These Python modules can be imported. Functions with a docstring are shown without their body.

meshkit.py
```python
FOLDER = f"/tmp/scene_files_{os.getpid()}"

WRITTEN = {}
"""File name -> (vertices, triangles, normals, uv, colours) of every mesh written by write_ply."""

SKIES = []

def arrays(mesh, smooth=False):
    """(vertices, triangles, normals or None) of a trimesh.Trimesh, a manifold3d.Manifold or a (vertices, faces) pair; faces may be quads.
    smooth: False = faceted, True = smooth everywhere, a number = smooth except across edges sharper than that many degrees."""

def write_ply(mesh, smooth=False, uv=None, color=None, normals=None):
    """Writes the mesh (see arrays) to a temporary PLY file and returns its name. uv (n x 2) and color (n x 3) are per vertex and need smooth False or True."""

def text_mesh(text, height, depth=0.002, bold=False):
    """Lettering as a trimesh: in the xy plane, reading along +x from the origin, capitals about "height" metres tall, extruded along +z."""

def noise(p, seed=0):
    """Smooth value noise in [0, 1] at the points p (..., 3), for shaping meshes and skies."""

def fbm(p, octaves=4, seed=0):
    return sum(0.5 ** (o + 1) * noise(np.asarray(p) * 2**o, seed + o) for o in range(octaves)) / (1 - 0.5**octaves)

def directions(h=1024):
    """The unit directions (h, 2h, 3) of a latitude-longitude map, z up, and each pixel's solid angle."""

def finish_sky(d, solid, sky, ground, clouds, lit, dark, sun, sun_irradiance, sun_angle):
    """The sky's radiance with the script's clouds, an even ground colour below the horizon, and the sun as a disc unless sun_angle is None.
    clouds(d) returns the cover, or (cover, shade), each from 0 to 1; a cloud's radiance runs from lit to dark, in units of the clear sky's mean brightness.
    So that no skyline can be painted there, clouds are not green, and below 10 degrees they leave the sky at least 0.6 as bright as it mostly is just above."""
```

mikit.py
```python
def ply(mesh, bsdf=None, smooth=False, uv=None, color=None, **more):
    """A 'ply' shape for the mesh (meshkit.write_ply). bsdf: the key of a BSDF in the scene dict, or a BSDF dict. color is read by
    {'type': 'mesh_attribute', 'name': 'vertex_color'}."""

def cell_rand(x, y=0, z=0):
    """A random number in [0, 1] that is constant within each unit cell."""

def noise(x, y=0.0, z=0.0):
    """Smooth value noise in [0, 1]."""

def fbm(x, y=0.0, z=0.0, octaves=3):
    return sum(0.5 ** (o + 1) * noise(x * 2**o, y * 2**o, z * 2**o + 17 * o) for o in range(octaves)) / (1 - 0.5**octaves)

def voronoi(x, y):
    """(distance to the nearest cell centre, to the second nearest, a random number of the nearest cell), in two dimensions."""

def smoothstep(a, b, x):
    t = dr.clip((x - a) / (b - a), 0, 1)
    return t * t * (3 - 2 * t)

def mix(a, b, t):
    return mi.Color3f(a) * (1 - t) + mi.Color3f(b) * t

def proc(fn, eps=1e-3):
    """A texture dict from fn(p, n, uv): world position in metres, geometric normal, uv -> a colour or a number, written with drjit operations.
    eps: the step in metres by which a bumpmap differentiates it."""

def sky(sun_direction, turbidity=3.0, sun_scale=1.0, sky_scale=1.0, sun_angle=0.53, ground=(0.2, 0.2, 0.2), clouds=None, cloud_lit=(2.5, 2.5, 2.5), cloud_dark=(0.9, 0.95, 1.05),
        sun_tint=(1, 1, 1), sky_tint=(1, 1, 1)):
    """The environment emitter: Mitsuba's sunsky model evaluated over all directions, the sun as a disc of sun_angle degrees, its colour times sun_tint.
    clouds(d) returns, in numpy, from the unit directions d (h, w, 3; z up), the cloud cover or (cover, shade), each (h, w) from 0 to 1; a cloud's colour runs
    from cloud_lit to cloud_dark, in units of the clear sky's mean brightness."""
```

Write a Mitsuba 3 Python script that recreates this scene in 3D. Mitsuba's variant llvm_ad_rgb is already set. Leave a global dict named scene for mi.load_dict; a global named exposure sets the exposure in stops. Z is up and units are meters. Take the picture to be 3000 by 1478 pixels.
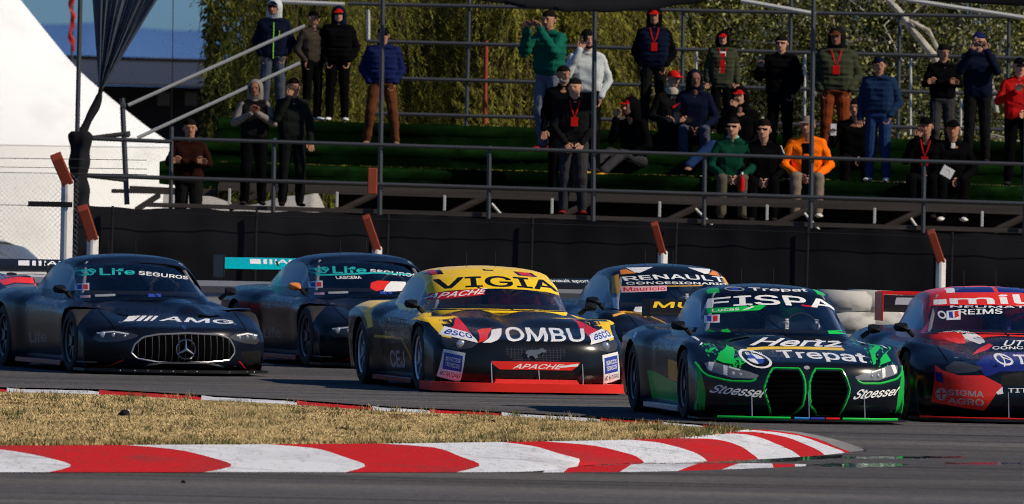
# A touring-car race passing a scaffold grandstand: cars, spectators, kerb island.
import math, random
import numpy as np, trimesh, shapely
from shapely.geometry import Polygon, LineString
from shapely.ops import unary_union
from scipy.interpolate import PchipInterpolator
import manifold3d as m3
import mitsuba as mi, drjit as dr, mikit, meshkit
from mikit import noise as dn, fbm as dfbm, smoothstep as dss, mix as dmix

T = mi.ScalarTransform4f
scene, labels = {}, {}
rng = np.random.default_rng(7)
random.seed(7)

# ---------------------------------------------------------------- camera
FOC, CAM_H, HORIZON, ROLL = 40000.0, 2.8, 312.0, 0.02      # long lens; numbers in pixels of a 3000 x 1478 picture
PITCH = math.atan((739 - HORIZON) / FOC)
fwd = np.array([0, math.cos(PITCH), -math.sin(PITCH)])
up0 = np.array([0, math.sin(PITCH), math.cos(PITCH)])
right = math.cos(ROLL) * np.array([1., 0, 0]) + math.sin(ROLL) * up0
up = math.cos(ROLL) * up0 - math.sin(ROLL) * np.array([1., 0, 0])
CAM = np.array([0, 0, CAM_H])
scene['camera'] = {'type': 'thinlens', 'aperture_radius': .024, 'focus_distance': 127.0, 'fov': math.degrees(2 * math.atan(1500 / FOC)), 'fov_axis': 'x', 'near_clip': 1.0, 'far_clip': 30000.0,
                   'to_world': T().look_at(origin=CAM.tolist(), target=(CAM + fwd * 100).tolist(), up=up.tolist())}

# ---------------------------------------------------------------- light
SUN = np.array([0.80, -0.36, 0.62]); SUN /= np.linalg.norm(SUN)


def sky_clouds(d):
    e = np.degrees(np.arcsin(np.clip(d[..., 2], -1, 1)))
    n = meshkit.fbm(np.stack([d[..., 0] * 5, d[..., 1] * 5, d[..., 2] * 14], -1), 4, 3)
    return np.clip((n - 0.56) * 2.2, 0, 0.08) * np.clip(1 - e / 60, 0, 1)


scene['sky'] = mikit.sky(SUN.tolist(), turbidity=2.6, clouds=sky_clouds, sun_tint=(.93, 1.0, 1.12), sky_tint=(.55, .94, 1.42), sky_scale=.52)
exposure = 1.55


def P(px, py, Y):
    """The point at depth Y on the line of sight through a pixel: how the photograph's measurements become metres."""
    r = fwd + (px - 1500) / FOC * right - (py - 739) / FOC * up
    return CAM + r * (Y / r[1])


def G(px, py, z=0.0):
    r = fwd + (px - 1500) / FOC * right - (py - 739) / FOC * up
    return CAM + r * ((z - CAM_H) / r[2])


# ---------------------------------------------------------------- naming
USED = set()


def ply(mesh, bsdf, **kw):
    return mikit.ply(mesh, 'material_' + bsdf, **kw)


def key_for(name, parent=None):
    k = name if parent is None else parent + '__' + name
    if k in USED:
        i = 1
        while f'{k}_{i:03d}' in USED:
            i += 1
        k = f'{k}_{i:03d}'
    USED.add(k)
    return k


def thing(name, label, cat, group=None):
    k = key_for(name)
    labels[k] = {'label': label, 'category': cat}
    if group:
        labels[k]['group'] = group
    return k


def put(parent, name, mesh, mat, smooth=35, tw=None, label=None, kind=None, **more):
    """One entry of the scene: a part of parent, or a thing of one mesh where parent is None."""
    k = key_for(name, parent)
    d = mesh if isinstance(mesh, dict) else ply(mesh, mat, smooth=smooth, **more)
    if tw is not None:
        d = {**d, 'to_world': tw}
    if isinstance(mesh, dict) and mat:
        d = {**d, 'bsdf': {'type': 'ref', 'id': 'material_' + mat}}
    scene[k] = d
    if label or kind:
        labels[k] = {**({'label': label} if label else {}), **({'kind': kind} if kind else {})}
    return k


def solo(name, label, cat, mesh, mat, smooth=35, group=None, **more):
    k = thing(name, label, cat, group)
    scene[k] = ply(mesh, mat, smooth=smooth, **more)
    return k


def struct(name, mesh, mat, smooth=False, **more):
    k = key_for(name)
    scene[k] = ply(mesh, mat, smooth=smooth, **more)
    labels[k] = {'kind': 'structure'}
    return k


# ---------------------------------------------------------------- mesh helpers
def cat(ms):
    return trimesh.util.concatenate(ms)


def tm(man):
    m = man.to_mesh()
    return trimesh.Trimesh(m.vert_properties[:, :3], m.tri_verts, process=False)


def mani(mesh):
    return m3.Manifold(m3.Mesh(np.asarray(mesh.vertices, np.float32), np.asarray(mesh.faces, np.uint32)))


def hullpts(pts):
    return m3.Manifold.hull_points(np.asarray(pts, np.float32))


def cbox(c, s, b=0.006, rz=0):
    """A box with chamfered edges, centre c, size s."""
    h = np.array(s) / 2
    b = min(b, *(h * 0.45))
    p = []
    for sx in (-1, 1):
        for sy in (-1, 1):
            for sz in (-1, 1):
                for k in range(3):
                    q = h.copy()
                    q = q - b
                    q[k] = h[k]
                    p.append(q * [sx, sy, sz])
    m = tm(hullpts(p))
    if rz:
        m.apply_transform(trimesh.transformations.rotation_matrix(rz, [0, 0, 1]))
    m.apply_translation(c)
    return m


def tube(pts, r, n=8, caps=True):
    pts = np.asarray(pts, float)
    rr = np.broadcast_to(np.asarray(r, float), (len(pts),))
    t = np.gradient(pts, axis=0)
    t /= np.maximum(np.linalg.norm(t, axis=1, keepdims=True), 1e-9)
    a = np.array([0, 0, 1.]) if abs(t[0][2]) < 0.9 else np.array([0, 1., 0])
    V, F = [], []
    u = np.cross(t[0], a)
    for i in range(len(pts)):
        u = u - t[i] * (u @ t[i])
        u /= np.linalg.norm(u)
        w = np.cross(t[i], u)
        ang = np.arange(n) / n * 2 * np.pi
        V.append(pts[i] + rr[i] * (np.cos(ang)[:, None] * u + np.sin(ang)[:, None] * w))
    for i in range(len(pts) - 1):
        for j in range(n):
            k = (j + 1) % n
            F += [[i * n + j, i * n + k, (i + 1) * n + k], [i * n + j, (i + 1) * n + k, (i + 1) * n + j]]
    V = np.vstack(V)
    if caps:
        c0, c1, L = len(V), len(V) + 1, (len(pts) - 1) * n
        V = np.vstack([V, pts[0], pts[-1]])
        for j in range(n):
            k = (j + 1) % n
            F += [[c0, k, j], [c1, L + j, L + k]]
    return trimesh.Trimesh(V, F, process=False)


def lathe(prof, n=32, axis='z'):
    """prof: (radius, height) pairs turned about the axis."""
    prof = np.asarray(prof, float)
    a = np.arange(n) / n * 2 * np.pi
    V = np.array([[r * np.cos(t), r * np.sin(t), h] for r, h in prof for t in a])
    F = []
    for i in range(len(prof) - 1):
        for j in range(n):
            k = (j + 1) % n
            F += [[i * n + j, i * n + k, (i + 1) * n + k], [i * n + j, (i + 1) * n + k, (i + 1) * n + j]]
    if axis == 'x':
        V = V[:, [2, 0, 1]]
    if axis == 'y':
        V = V[:, [1, 2, 0]]
    return trimesh.Trimesh(V, F, process=False)


def grid(V, nu, nv):
    F = []
    for i in range(nu - 1):
        for j in range(nv - 1):
            a = i * nv + j
            F += [[a, a + nv, a + nv + 1], [a, a + nv + 1, a + 1]]
    return trimesh.Trimesh(np.asarray(V, float).reshape(-1, 3), F, process=False)


def flat_poly(poly, edge=None):
    """Triangles of a shapely polygon as (n, 2) points and faces, cut to edges no longer than given."""
    polys = [g for g in getattr(poly, 'geoms', [poly]) if g.area > 1e-9]
    ms = []
    for g in polys:
        v, f = trimesh.creation.triangulate_polygon(g, engine='earcut')
        ms.append(trimesh.Trimesh(np.c_[v, np.zeros(len(v))], f, process=False))
    m = cat(ms)
    if edge:
        v, f = trimesh.remesh.subdivide_to_size(m.vertices, m.faces, edge, max_iter=12)
        m = trimesh.Trimesh(v, f, process=False)
    m.merge_vertices()
    return m


TEXTS = {}


def text_flat(text, bold=True):
    """Lettering as a flat triangle mesh in the unit square."""
    if (text, bold) not in TEXTS:
        m = meshkit.text_mesh(text, 1.0, 0.002, bold)
        c = m.triangles_center
        keep = np.abs(m.face_normals[:, 2]) > 0.9
        keep &= c[:, 2] > 0.001
        m = trimesh.Trimesh(m.vertices, m.faces[keep], process=False)
        m.remove_unreferenced_vertices()
        v = m.vertices[:, :2]
        lo, hi = v.min(0), v.max(0)
        TEXTS[(text, bold)] = ((v - lo) / (hi - lo), np.array(m.faces))
    return TEXTS[(text, bold)]


def mat(name, **d):
    scene['material_' + name] = d
    return name


def rgb(*c):
    return {'type': 'rgb', 'value': list(c if len(c) == 3 else c[0])}


def principled(name, color, rough=0.5, **more):
    return mat(name, type='twosided', bsdf={'type': 'principled', 'base_color': rgb(*color) if isinstance(color, (tuple, list)) else color, 'roughness': rough, **more})


def diffuse(name, color):
    return mat(name, type='twosided', bsdf={'type': 'diffuse', 'reflectance': rgb(*color) if isinstance(color, (tuple, list)) else color})
# ---------------------------------------------------------------- materials shared by the cars
principled('black_plastic', (.007, .007, .0075), .6, specular=.25)
principled('carbon', (.009, .010, .012), .4, specular=.3)
principled('tyre', (.014, .014, .015), .75)
principled('rim_dark', (.10, .10, .11), .4, metallic=.6)
principled('rim_silver', (.55, .55, .57), .35, metallic=.8)
principled('steel', (.55, .55, .55), .3, metallic=.9)
principled('chrome', (.62, .63, .65), .2, metallic=1.0)
principled('glass_dark', (.006, .008, .011), .06, specular=.4, clearcoat=.2)
principled('glass_side', (.10, .12, .16), .22, specular=.6, clearcoat=.5)
principled('glass_blue', (.05, .11, .24), .22, specular=.6, clearcoat=.5)
principled('lamp_glass', (.035, .038, .045), .10, specular=.6, clearcoat=.8)
principled('lamp_lens', (.55, .56, .58), .15, metallic=.7)


diffuse('grille_black', (.0025, .0025, .003))
diffuse('interior', (.012, .012, .013))
mat('windscreen_glass', type='thindielectric', int_ior=1.5)
for n_, c_ in dict(suit_white=(.55, .55, .55), suit_black=(.02, .02, .022), suit_red=(.4, .03, .03), suit_blue=(.03, .06, .25), belt_red=(.5, .02, .02)).items():
    diffuse(n_, c_)


def paint(name, c, rough=.22):
    return principled(name, c, rough, clearcoat=.25, clearcoat_gloss=.95, specular=.35)


principled('paint_navy', (.0045, .0065, .014), .22, clearcoat=.12, clearcoat_gloss=.95, specular=.28)
paint('paint_black', (.005, .0055, .007))
paint('paint_black_blue', (.003, .005, .010))
paint('paint_yellow', (.85, .55, .015))
paint('paint_ochre', (.68, .34, .035))
paint('paint_red', (.60, .014, .012))
paint('paint_dark_red', (.22, .015, .02))
paint('paint_signal_red', (.75, .03, .02))
paint('paint_blue', (.012, .02, .16))
paint('paint_mid_blue', (.03, .06, .36))
paint('paint_sky_blue', (.03, .25, .60))
paint('paint_green', (.01, .50, .06))
paint('paint_deep_green', (.008, .36, .05))
paint('paint_white', (.78, .78, .78))
paint('paint_pink', (.65, .40, .45))
paint('paint_teal', (.02, .42, .42))
paint('paint_cyan', (.0, .38, .45))
paint('paint_orange', (.75, .22, .03))
paint('paint_grey', (.10, .10, .13))
paint('paint_pale', (.32, .33, .36))
paint('paint_silver', (.45, .45, .44))
# ---------------------------------------------------------------- ground, track, kerbs, grass
def asphalt_fn(p, n, uv):
    streak = dfbm(p.x * .22 + 3, p.y * 1.5, 0, 4)
    fine = dn(p.x * 26, p.y * 9, 1)
    grain = dn(p.x * 80, p.y * 30, 5)
    brown = dss(.5, .75, dfbm(p.x * .12 + 9, p.y * .9 + 4, 2, 3))
    c = dmix(mi.Color3f(.135, .133, .142), mi.Color3f(.205, .188, .178), brown * .45)
    speck = dss(.90, .96, dn(p.x * 34, p.y * 12, 8))
    v = (.62 + .6 * streak) * (.82 + .26 * fine) * (.88 + .24 * grain)
    skid = dss(.74, .84, dn(p.x * .07 + 5, p.y * 2.6, 9)) * .30 + dss(.80, .86, dn(p.x * .25, p.y * 8, 3)) * .18
    rubber = dss(.35, .7, dn(0, p.y * .16 + 2.3, 4)) * .15
    return c * v * (1 - skid) * (1 - rubber) + mi.Color3f(.10, .095, .085) * speck * .5


diffuse('asphalt', mikit.proc(asphalt_fn))
diffuse('dry_ground', mikit.proc(lambda p, n, uv: dmix(mi.Color3f(.16, .13, .09), mi.Color3f(.26, .22, .15), dfbm(p.x * .5, p.y * .3, 0, 4))))


def sheet(x0, x1, y0, y1, z):
    return trimesh.Trimesh([[x0, y0, z], [x1, y0, z], [x1, y1, z], [x0, y1, z]], [[0, 1, 2], [0, 2, 3]], process=False)


struct('ground', sheet(-1500, 1500, -50, 9000, -.02), 'dry_ground')
struct('race_track', sheet(-80, 80, 20, 163, 0), 'asphalt')

kx_o = PchipInterpolator([-900, 0, 900, 1400, 1520, 1620, 1700, 1800, 2000, 2200, 2400, 2535], [1400, 1384, 1384, 1384, 1383, 1377, 1366, 1359, 1354, 1347, 1335, 1319])
kx_i = PchipInterpolator([-900, 0, 400, 1100, 1500, 1983, 2082, 2200, 2315, 2420, 2500, 2540], [1315, 1306, 1304, 1300, 1295, 1284, 1273, 1259, 1263, 1281, 1304, 1317])
kx_f = PchipInterpolator([-900, 60, 290, 600, 870, 1100, 1500, 1800, 2000, 2150, 2250, 2330], [1120, 1136, 1141, 1158, 1172, 1189, 1208, 1225, 1238, 1249, 1256, 1266])
KZ = .13


def kpt(x, t):
    h = KZ * min(1, max(.15, (2540 - x) / 350)) if x > 2190 else KZ
    a, b = G(x, float(kx_o(min(x, 2535))), .006), G(x, float(kx_i(min(x, 2540))), h)
    q = a * (1 - t) + b * t
    q[2] = .006 + (h - .006) * (t ** .85)
    return q


def worn(base, dirt, seed, amt):
    def fn(p, n, uv):
        w = dss(.50, .80, dfbm(p.x * 2.2 + seed, p.y * .8, 0, 4)) * amt
        s = dss(.70, .86, dn(p.x * 30, p.y * 6, seed)) * .35
        line = dss(.68, .8, dfbm(p.x * .9, p.y * 4.5 + seed, 3, 3)) * .5 + dss(.80, .9, dn(p.x * 14, p.y * 9, seed)) * .25
        return dmix(mi.Color3f(*base), mi.Color3f(*dirt), dr.clip(w + s + line, 0, 1))
    return mikit.proc(fn)


diffuse('kerb_red', worn((.62, .028, .034), (.36, .05, .055), 3, .6))
diffuse('kerb_white', worn((.78, .80, .84), (.45, .45, .47), 11, .45))
diffuse('kerb_concrete', mikit.proc(lambda p, n, uv: dmix(mi.Color3f(.20, .20, .20), mi.Color3f(.34, .34, .33), dfbm(p.x * 6, p.y * 3, 0, 4))))
TB = np.array([0, .2, .5, .81, 1.0])
BND = [(-640, -580, -650, -770, -900), (-290, -230, -310, -430, -570), (146, 210, 140, 20, -120), (600, 678, 610, 512, 367), (1013, 1071, 1010, 932, 790), (1339, 1406, 1350, 1281, 1120), (1690, 1696, 1640, 1570, 1470),
       (1886, 1872, 1810, 1720, 1590), (2072, 2050, 2000, 1930, 1850), (2222, 2200, 2155, 2085, 1985), (2345, 2325, 2270, 2190, 2080), (2414, 2400, 2355, 2280, 2130), (2474, 2462, 2420, 2350, 2190), (2490, 2480, 2446, 2395, 2250)]
kk = key_for('front_kerb')
labels[kk] = {'kind': 'structure'}
ts = np.linspace(0, 1, 13)
wob = np.random.default_rng(5)
fb = [PchipInterpolator(TB, np.array(b, float)) for b in BND]
jit = [np.convolve(wob.normal(0, 5, 17), np.ones(5) / 5, 'valid') for _ in BND]
for i in range(len(BND) - 1):
    V = []
    for j, t in enumerate(ts):
        a, b = fb[i](t) + jit[i][j], fb[i + 1](t) + jit[i + 1][j]
        for w in np.linspace(0, 1, 9):
            V.append(kpt(a * (1 - w) + b * w, t))
    put(kk, 'painted_section', grid(V, 13, 9), 'kerb_red' if i % 2 == 0 else 'kerb_white', True, label=None)
V = [kpt(fb[-1](t) * (1 - w) + 2540 * w, t) for t in ts for w in np.linspace(0, 1, 7)]
put(kk, 'concrete_tip', grid(V, 13, 7), 'kerb_concrete', True)
# far side of the tip: from its crest down to the track
V = []
for x in np.linspace(2190, 2540, 15):
    q = kpt(x, 1.0)
    V += [q, q + [.004, .3, -q[2] * .5], q + [.01, .7, -q[2] + .002]]
put(kk, 'back_slope', grid(V, 15, 3), 'kerb_concrete', True)
# the flat painted apron in front of the kerb, beyond the wet gutter
ap_t = PchipInterpolator([1600, 1700, 1850, 2000, 2200, 2365], [1376, 1367, 1361, 1359, 1358, 1361])
ap_b = PchipInterpolator([1600, 1700, 1850, 2000, 2200, 2365], [1385, 1384, 1383, 1380, 1373, 1366])
ap = [(1600, 1590), (1668, 1650), (1850, 1815), (2045, 1985), (2165, 2115), (2262, 2266), (2328, 2330), (2362, 2360)]
for i in range(len(ap) - 1):
    V = []
    for t in np.linspace(0, 1, 4):
        for w in np.linspace(0, 1, 9):
            x = (ap[i][0] * (1 - w) + ap[i + 1][0] * w) * (1 - t) + (ap[i][1] * (1 - w) + ap[i + 1][1] * w) * t
            V.append(G(x, float(ap_t(x)) * (1 - t) + float(ap_b(x)) * t + .5 * math.sin(x * .4) * t, .005))
    put(kk, 'painted_apron', grid(V, 4, 9), 'kerb_red' if i % 2 else 'kerb_white', True)


# kerb along the island's far edge
kf = key_for('back_kerb')
labels[kf] = {'kind': 'structure'}
fx = [-700, -420, -140, 20, 290, 590, 870, 1090, 1260, 1470, 1760, 1940, 2060, 2150]
for i in range(len(fx) - 1):
    V = []
    for x in np.linspace(fx[i], fx[i + 1], 8):
        y = float(kx_f(x))
        a, b = G(x, y, .11), G(x, y + 11, .125)
        V += [a + [0, .5, -.105], a, b, b + [0, -.2, -.03]]
    put(kf, 'painted_section', grid(V, 8, 4), 'kerb_white' if i % 2 == 1 else 'kerb_red', True)

# grass island
isl_u = np.linspace(-880, 2240, 90)
V = []
for x in isl_u:
    a = kpt(x, 1.0)
    b = G(x, float(kx_f(x)) + 10, .12)
    for t in np.linspace(0, 1, 24):
        q = a * (1 - t) + b * t
        q[2] += .03 * (meshkit.fbm(np.array([q[0] * 1.1, q[1] * .5, 0]), 3, 2) - .5) * min(1, 8 * t * (1 - t)) - .006
        V.append(q)
isl = grid(V, 90, 24)
diffuse('dry_soil', mikit.proc(lambda p, n, uv: dmix(mi.Color3f(.16, .11, .045), mi.Color3f(.30, .21, .085), dfbm(p.x * 3, p.y * 1.2, 0, 4))))
struct('grass_island', isl, 'dry_soil', True)
mat('grass_blade', type='twosided', bsdf={'type': 'diffuse', 'reflectance': {'type': 'mesh_attribute', 'name': 'vertex_color'}})
g = np.random.default_rng(21)
N = 270000
xs = g.uniform(-300, 2200, N)
tt = g.uniform(0, 1, N) ** .9
ix = np.clip((xs - isl_u[0]) / (isl_u[1] - isl_u[0]), 0, 88.999)
i0 = ix.astype(int)
fxr = (ix - i0)[:, None]
VV = np.array(V).reshape(90, 24, 3)
jt = np.clip(tt * 23, 0, 22.999)
j0 = jt.astype(int)
fj = (jt - j0)[:, None]
base = (VV[i0, j0] * (1 - fxr) + VV[i0 + 1, j0] * fxr) * (1 - fj) + (VV[i0, j0 + 1] * (1 - fxr) + VV[i0 + 1, j0 + 1] * fxr) * fj
pt_ = meshkit.fbm(np.c_[base[:, 0] * 3.2, base[:, 1] * 1.1, 0 * base[:, 0]], 3, 18)
keep = g.uniform(0, 1, N) < np.clip(1 - 6 * (pt_ - .60), .12, 1) * np.clip(1.3 * meshkit.fbm(np.c_[base[:, 0] * 1.6, base[:, 1] * .6, 0 * base[:, 0]], 3, 8) + .25, .15, 1)
base, tt, xs = base[keep], tt[keep], xs[keep]
N = len(base)
clump = meshkit.fbm(np.c_[base[:, 0] * 2.5, base[:, 1] * .8, 0 * base[:, 0]], 3, 4)
hgt = g.uniform(.008, .022, N) * (.6 + .8 * clump) * np.clip((1 - tt) / .08, .15, 1) * (1 + 1.1 * np.exp(-tt / .035))
patch = meshkit.fbm(np.c_[base[:, 0] * .9 + 5, base[:, 1] * .30, 0 * base[:, 0]], 4, 15)
patch2 = meshkit.fbm(np.c_[base[:, 0] * 3.2, base[:, 1] * 1.1, 0 * base[:, 0]], 3, 18)
front = np.exp(-tt / .04) * np.clip(2.2 * meshkit.fbm(np.c_[base[:, 0] * 2.2, 0 * base[:, 0], 0 * base[:, 0]], 3, 9) - .45, 0, 1.2)
edge_g = front + np.exp(-(1 - tt) / .04) * .4 + np.clip((xs - 1880) / 260, 0, 1) + .22 * np.clip((patch - .5) * 4, 0, 1)
an = g.uniform(0, np.pi, N)
lean = g.normal(0, .8, (N, 2)) * hgt[:, None]
wd = g.uniform(.004, .008, N)
dx = np.c_[np.cos(an) * wd, np.sin(an) * wd, 0 * wd]
tip = base + np.c_[lean, hgt]
warm = g.uniform(0, 1, N)[:, None]
col = np.array([.74, .56, .28]) * (.74 + .38 * patch2[:, None]) * (.90 + .2 * warm)
brown = np.clip((patch2 - .56) * 5, 0, 1)[:, None] * np.clip((.55 - patch) * 5, 0, 1)[:, None]
col = col * (1 - brown) + np.array([.34, .20, .10]) * brown
green = np.clip(edge_g * g.uniform(.5, 1, N), 0, 1)[:, None]
col = col * (1 - green) + np.array([.15, .15, .045]) * green * (.7 + .5 * warm)
nt = 650
ti = g.integers(0, N, nt * 14)
tsel = np.repeat(g.choice(np.where((tt < .05) | (g.uniform(0, 1, N) < .10))[0], nt), 14)
tb = base[tsel] + np.c_[g.normal(0, .035, (nt * 14, 2)), np.zeros(nt * 14)]
th = g.uniform(.035, .085, nt * 14) * np.repeat(g.uniform(.5, 1.1, nt), 14)
tcol = np.repeat(np.where((g.uniform(0, 1, nt) < .6)[:, None], [[.13, .14, .05]], [[.42, .33, .17]]), 14, axis=0) * g.uniform(.6, 1.3, (nt * 14, 1))
base = np.vstack([base, tb])
tip = np.vstack([tip, tb + np.c_[g.normal(0, .4, (nt * 14, 2)) * th[:, None], th]])
ta = g.uniform(0, np.pi, nt * 14)
dx = np.vstack([dx, np.c_[np.cos(ta), np.sin(ta), 0 * ta] * .005])
col = np.vstack([col, tcol])
N = len(base)
VB = np.stack([base - dx, base + dx, tip], 1).reshape(-1, 3)
CB = np.repeat(np.clip(col, 0, 1), 3, axis=0)
k = key_for('dry_grass')
scene[k] = ply(trimesh.Trimesh(VB, np.arange(3 * N).reshape(-1, 3), process=False), 'grass_blade', color=CB)
labels[k] = {'kind': 'stuff', 'label': 'dry straw coloured grass on the island inside the kerbs', 'category': 'grass'}

# wet patches on the track
principled('water', (.008, .008, .009), .06, specular=.3)


def puddle(px, seed, z=.004):
    pts = []
    r = np.random.default_rng(seed)
    ring = LineString(px + px[:1])
    for s in np.linspace(0, 1, 120, endpoint=False):
        x, y = ring.interpolate(s, normalized=True).coords[0]
        q = G(x, y + r.normal(0, .8), z)
        pts.append((q[0] + r.normal(0, .03), q[1]))
    m = flat_poly(Polygon(pts).buffer(0))
    m.vertices[:, 2] = z
    return m


WATER = [([(1690, 1362), (1850, 1358), (2000, 1352), (2200, 1345), (2400, 1335), (2480, 1334), (2480, 1341), (2400, 1347), (2300, 1354), (2000, 1357.5), (1850, 1360), (1700, 1365)], 1),
         ([(2390, 1360), (2480, 1357), (2620, 1358), (2660, 1362), (2610, 1368), (2500, 1370), (2400, 1367)], 2), ([(2480, 1339), (2640, 1338), (2830, 1337), (2840, 1341), (2640, 1344), (2490, 1344)], 4), ([(2760, 1357), (2900, 1355), (3060, 1356), (3060, 1360), (2900, 1362), (2780, 1361)], 3)]
k0 = key_for('puddle')
for i, (px, sd) in enumerate(WATER):
    k = k0 if i == 0 else key_for('puddle')
    scene[k] = ply(puddle(px, sd), 'water')
    labels[k] = {'kind': 'structure'}

# clods and scraps lying about
diffuse('dark_rubber', (.02, .02, .02))
diffuse('pale_plastic', (.7, .7, .72))


def lump(c, s, seed):
    m = trimesh.creation.icosphere(2)
    n_ = meshkit.fbm(m.vertices * 1.3 + seed, 3, seed)
    m.vertices *= (.6 + .8 * n_)[:, None] * np.array(s)
    m.apply_translation(c)
    return m


q = G(363, 1222, .12)
k = thing('rubber_scrap', 'crumpled scrap of black rubber with a pale flap on the dry grass at left', 'scrap')
put(k, 'rubber', lump(q + [0, 0, .02], [.05, .06, .035], 3), 'dark_rubber')
put(k, 'pale_flap', lump(q + [.032, .02, .035], [.016, .02, .028], 5), 'pale_plastic')
solo('mud_clod', 'flat dark clod on the grass in front of the black and yellow car', 'clod', lump(G(1003, 1261, .12) + [0, 0, .008], [.07, .10, .016], 8), 'dark_rubber')
solo('mud_clod', 'small dark clod on the grass near the tip of the island', 'clod', lump(G(1444, 1243, .12) + [0, 0, .012], [.025, .03, .024], 9), 'dark_rubber')
solo('mud_clod', 'tiny dark pebble on the asphalt before the kerb at left', 'pebble', lump(G(537, 1416, 0) + [0, 0, .008], [.018, .02, .014], 10), 'dark_rubber')

# ---------------------------------------------------------------- guard rail, tyres, posts, fence cloth
principled('galvanised', (.30, .31, .33), .45, metallic=.5)
principled('pipe_metal', (.055, .06, .068), .5, metallic=.3)
principled('pipe_bright', (.50, .50, .48), .5, metallic=.2)
k = thing('guard_rail', 'long grey corrugated guard rail behind the cars', 'guard rail')
prof = [(0, .82), (.06, .80), (.08, .76), (.06, .71), (.01, .68), (.01, .64), (.06, .61), (.08, .56), (.06, .52), (0, .50)]
xs_ = np.linspace(-8, 10, 10)
V = [[x, 150 - a, z - .012 * x * 0] for x in xs_ for a, z in prof]
put(k, 'beam', grid(V, 10, len(prof)), 'galvanised', 30)
for x in np.arange(-7, 10, 2.0):
    put(k, 'post', cbox([x, 150.08, .40], [.09, .12, .80]), 'galvanised')

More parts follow.
